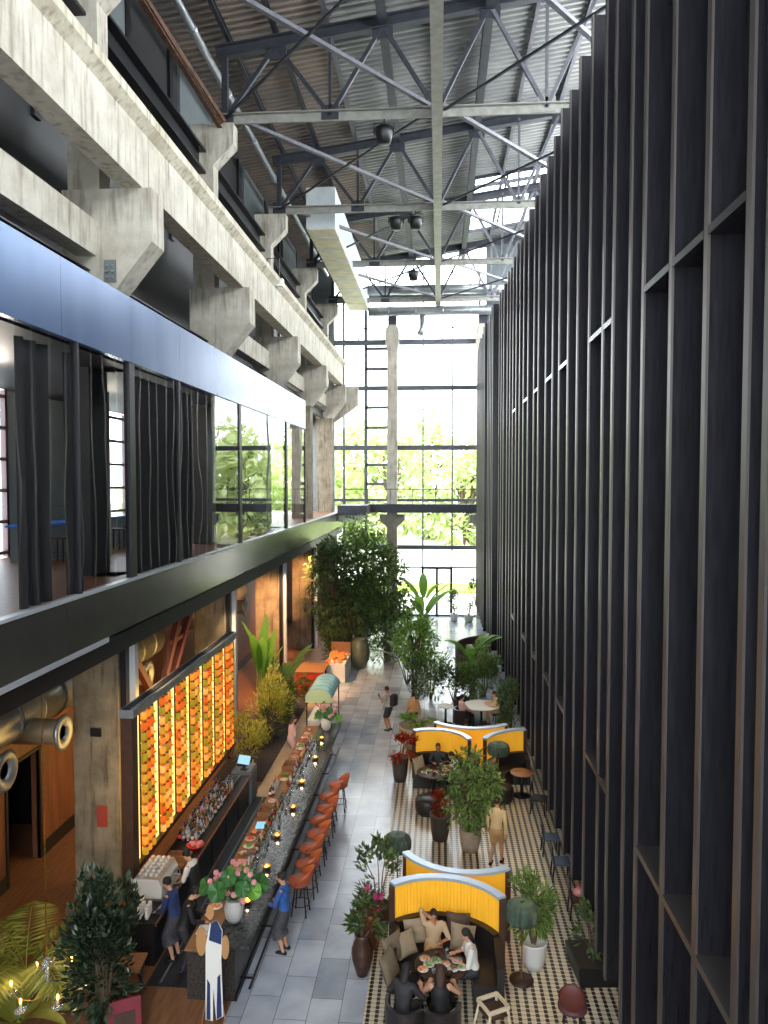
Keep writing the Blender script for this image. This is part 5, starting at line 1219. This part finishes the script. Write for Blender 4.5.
    for s in (-1, 1): bo.ell(hc + hq @ V(s * .03, .085, .012), .012, .008, .008, 6, 5, 1, rot=hq)
    bo.ell(hc + hq @ V(0, .088, -.06), .022, .007, .006, 6, 5, 2, rot=hq)
    bo.build('body', [skin, 'eye', 'lip'], t, True)
    remesh(cl, .02, 2).build('shirt', shirt, t, True)
    remesh(pt, .02, 2).build(bottom, bcol, t, True)
    hb = MB(); hb.ell(hc + hq @ V(0, -.018, .022), .084, .094, .1, 14, 10, rot=hq)
    if hair == 'long': hb.tube([hc + hq @ V(0, -.04, .03), hc + hq @ V(0, -.07, -.08), hc + hq @ V(0, -.085, -.2)], [(.08, .06), (.085, .05), (.06, .03)], 12, ref=(1, 0, 0), round_ends=True)
    if hair == 'bun': hb.ell(hc + hq @ V(0, -.1, .06), .045, .045, .045, 10, 8)
    hb.build('hair', hcol, t, True)
    for a, kn, ft in hips:
        sb = MB(); sb.tube([ft + V(0, -.055, -.04), ft + V(0, .04, -.036), ft + V(0, .15, -.05)], [(.042, .04), (.045, .042), (.038, .024)], 10, ref=(1, 0, 0), round_ends=True); sb.build('shoe', 'blackcloth', t, True)
    if extra == 'vest':
        vb = MB(); vb.tube(tors[:-1], [(a + .03, b + .03) for a, b in tr[:-1]], 14, ref=(1, 0, 0)); vb.build('vest', 'blackcloth', t, True)
    if extra == 'backpack': MB().box(-.15, .15, -.3, -.13, 1.02, 1.42).ell((0, -.22, 1.42), .15, .085, .06).build('backpack', 'charcoal', t)
    if extra == 'apron': MB().tube([P + u * .1, P, P - u * .3], [(.18, .14), (.19, .15), (.21, .17)], 14, ref=(1, 0, 0)).build('apron', 'pattern_skirt', t, True)
    t.scale = (k, k, k)
    return t
def F(x0, y0, x1, y1): return math.degrees(math.atan2(-(x1 - x0), y1 - y0))
# staff
person('bartender in a black vest with bare forearms working at the back counter', -5.36, 15.95, 80, lean=.25, lh=(-.15, .38, .98), rh=(.16, .4, .98), nod=.45, shirt='whitecloth', sleeve=.2, extra='vest', fem=1, hair='bun')
person('bartender in dark navy bent over the cups at the near end of the back counter', -5.4, 14.75, 75, lean=.2, lh=(-.12, .36, 1.0), rh=(.15, .38, 1.0), nod=.4, shirt='navy', sleeve=.9, bottom='skirt', bcol='pattern_skirt', fem=1, hair='bun')
person('bartender in black leaning over the near end of the bar counter', -5.12, 14.45, -75, lean=.28, lh=(-.15, .42, 1.02), rh=(.15, .42, 1.02), nod=.5, shirt='blackcloth', sleeve=.9, fem=1, hair='bun')
person('waitress in a blue jacket and dark patterned skirt standing at the bar', -3.2, 15.15, 78, lean=.04, lh=(-.14, .34, 1.06), rh=(.16, .3, 1.02), nod=.25, shirt='blue', sleeve=.9, bottom='skirt', bcol='pattern_skirt', fem=1, hair='bun', h=1.68)
person('person in pale pink standing behind the far end of the bar', -5.1, 25.4, -60, lean=.1, nod=.3, shirt='pinkcloth', sleeve=.5, fem=1, hair='long', hcol='hair_brown', bcol='pinkcloth')
# guests walking
t = person('man in a grey shirt and dark shorts with backpack, looking at a phone', -1.94, 29.2, 62, lh=(-.05, .36, 1.2), rh=(.08, .36, 1.16), nod=.4, shirt='greyshirt', bottom='shorts', bcol='charcoal', extra='backpack', skin='skin_tan', h=1.74)
ph = MB().box(-.035, .035, -.005, .005, 0, .14).build('mobile_phone', 'black'); ph.location = (-2.32, 29.42, 1.27); ph.rotation_euler = (-.6, 0, math.radians(62)); tag(ph, 'black phone held by the man on the walkway', 'phone')
person('person in beige seen from behind among the plants left of the far tables', -.95, 28.7, 10, nod=.15, shirt='camel', sleeve=.6, fem=1, bottom='trousers', bcol='charcoal', hair='bun', h=1.66)
person('walker in a long sand coloured shirt and shorts between the booths', 1.5, 19.1, -20, step=.16, lh=(-.26, .12, .84), rh=(.26, -.06, .84), shirt='sand', sleeve=.9, bottom='shorts', bcol='khaki', hair='short', hcol='hair_brown', h=1.72)
# nearest booth
person('man in a tan shirt at the back of the nearest booth, hand raised', -.08, 14.75, 180, sit=.48, lean=.12, lh=(-.16, .3, .8), rh=(.06, .2, 1.2), nod=.35, shirt='beige', sleeve=.4, skin='skin_tan', bcol='khaki')
person('woman in a white blouse seated on the right of the nearest booth', .68, 14.05, 100, sit=.48, lean=.15, lh=(-.12, .35, .82), rh=(.14, .33, .82), nod=.3, shirt='whitecloth', sleeve=.5, bcol='charcoal', fem=1, hair='long')
person('woman in a black top seen from behind at the nearest booth table', .05, 12.78, 0, sit=.47, lean=.14, lh=(-.2, .45, .82), rh=(.26, .42, .84), nod=.25, shirt='blackcloth', sleeve=0, bottom='skirt', bcol='blackcloth', fem=1, hair='long', hcol='hair_brown')
person('dark haired person at the bottom left of the nearest booth, back to the view', -.62, 12.75, -20, sit=.47, lean=.25, lh=(-.2, .42, .82), rh=(.2, .42, .84), nod=.4, shirt='charcoal', sleeve=.5, fem=1, hair='long')
# farther booths
person('woman in black seated at the back of the farther left booth', .0, 24.15, 178, sit=.48, lean=.1, lh=(-.15, .36, .82), rh=(.15, .36, .82), nod=.2, shirt='charcoal', sleeve=.9, fem=1, hair='long', skin='skin_tan')
person('person in white seated on the right of the farther left booth', .62, 23.45, 100, sit=.48, lean=.2, lh=(-.14, .36, .84), rh=(.14, .36, .84), nod=.5, shirt='whitecloth', sleeve=.5)
person('person seen between the two farther booths with hands raised to the face', 1.22, 23.3, 60, sit=.48, lean=.1, lh=(-.08, .25, 1.15), rh=(.1, .24, 1.12), nod=.25, shirt='blackcloth', sleeve=.4, skin='skin_tan')
t = None
# white round table
person('guest in black with pale top leaning back left of the white round table', .95, 29.7, -60, sit=.47, lean=-.05, lh=(-.15, .4, .6), rh=(.15, .4, .6), nod=.1, shirt='pinkcloth', sleeve=.5, bcol='blackcloth', fem=1)
person('guest in cream seated right of the white round table, arms on it', 2.45, 30.4, 95, sit=.47, lean=.2, lh=(-.15, .45, .82), rh=(.15, .45, .82), nod=.35, shirt='sand', sleeve=.9, fem=1, hair='short', hcol='hair_brown', bcol='khaki')
person('guest in an orange patterned shirt with back to the booths', 1.0, 26.5, 5, sit=.48, lean=.05, lh=(-.2, .3, .75), rh=(.2, .3, .75), nod=.15, shirt='orangecloth', sleeve=.5, bcol='charcoal')
t = thing('dining_chair', 'dark chair of the guest in the orange patterned shirt', 'chair', (1.0, 26.5, 0))
MB().box(-.24, .24, -.24, .24, .42, .48).build('seat', 'leather', t); MB().box(-.22, .22, -.28, -.24, .5, .9).build('backrest', 'leather', t)
for a in (-.2, .2):
    for b in (-.2, .2): MB().bar((a, b, 0), (a, b, .43), .035, .035).build('leg', 'black', t)

# ------------------------------------------------------------ warm lamps of the bar, added spots over the restaurant
def downlight(lab, x, y, z, target, power, size=1.5, col_=(1, .68, .38)):
    t = thing('downlight', lab, 'ceiling light', (x, y, z), 0, lab)
    MB().lathe([(.05, -.12), (.07, -.1), (.07, 0), (.03, .0)], n=12).build('housing', 'black', t, True)
    spot('downlight_beam', (x, y, z - .14), target, power, col_, size)
for y in (14.0, 18.0, 22.0, 25.2, 28.5, 34.2, 37.0): downlight('small black downlight under the mezzanine soffit', -7.15, y, 6.18, (-5.4, y, 0), 170 if y < 24 else 650, 1.7)
for y in (20.5, 29.0, 33.0, 38.0): downlight('small black downlight deep under the mezzanine', -9.0, y, 6.2, (-9.2, y + .3, 0), 75 if y < 25 else 150, 2.3)
for y in (31.5, 40.0): downlight('small black downlight lighting the orange columns', -7.15, y, 6.15, (-7.9, y + 2.6, 2.5), 3200, 1.6, (1, .5, .2))
for y in (14.75, 18.7, 21.1, 23.9, 26.7, 30.7):
    downlight('small black fill spotlight added under a fin shelf above the restaurant', 3.12, y, 4.25, (.6, y - .6, .6), 150, 1.6, (1, .74, .46))  # made-up spots, added to light the booths from above
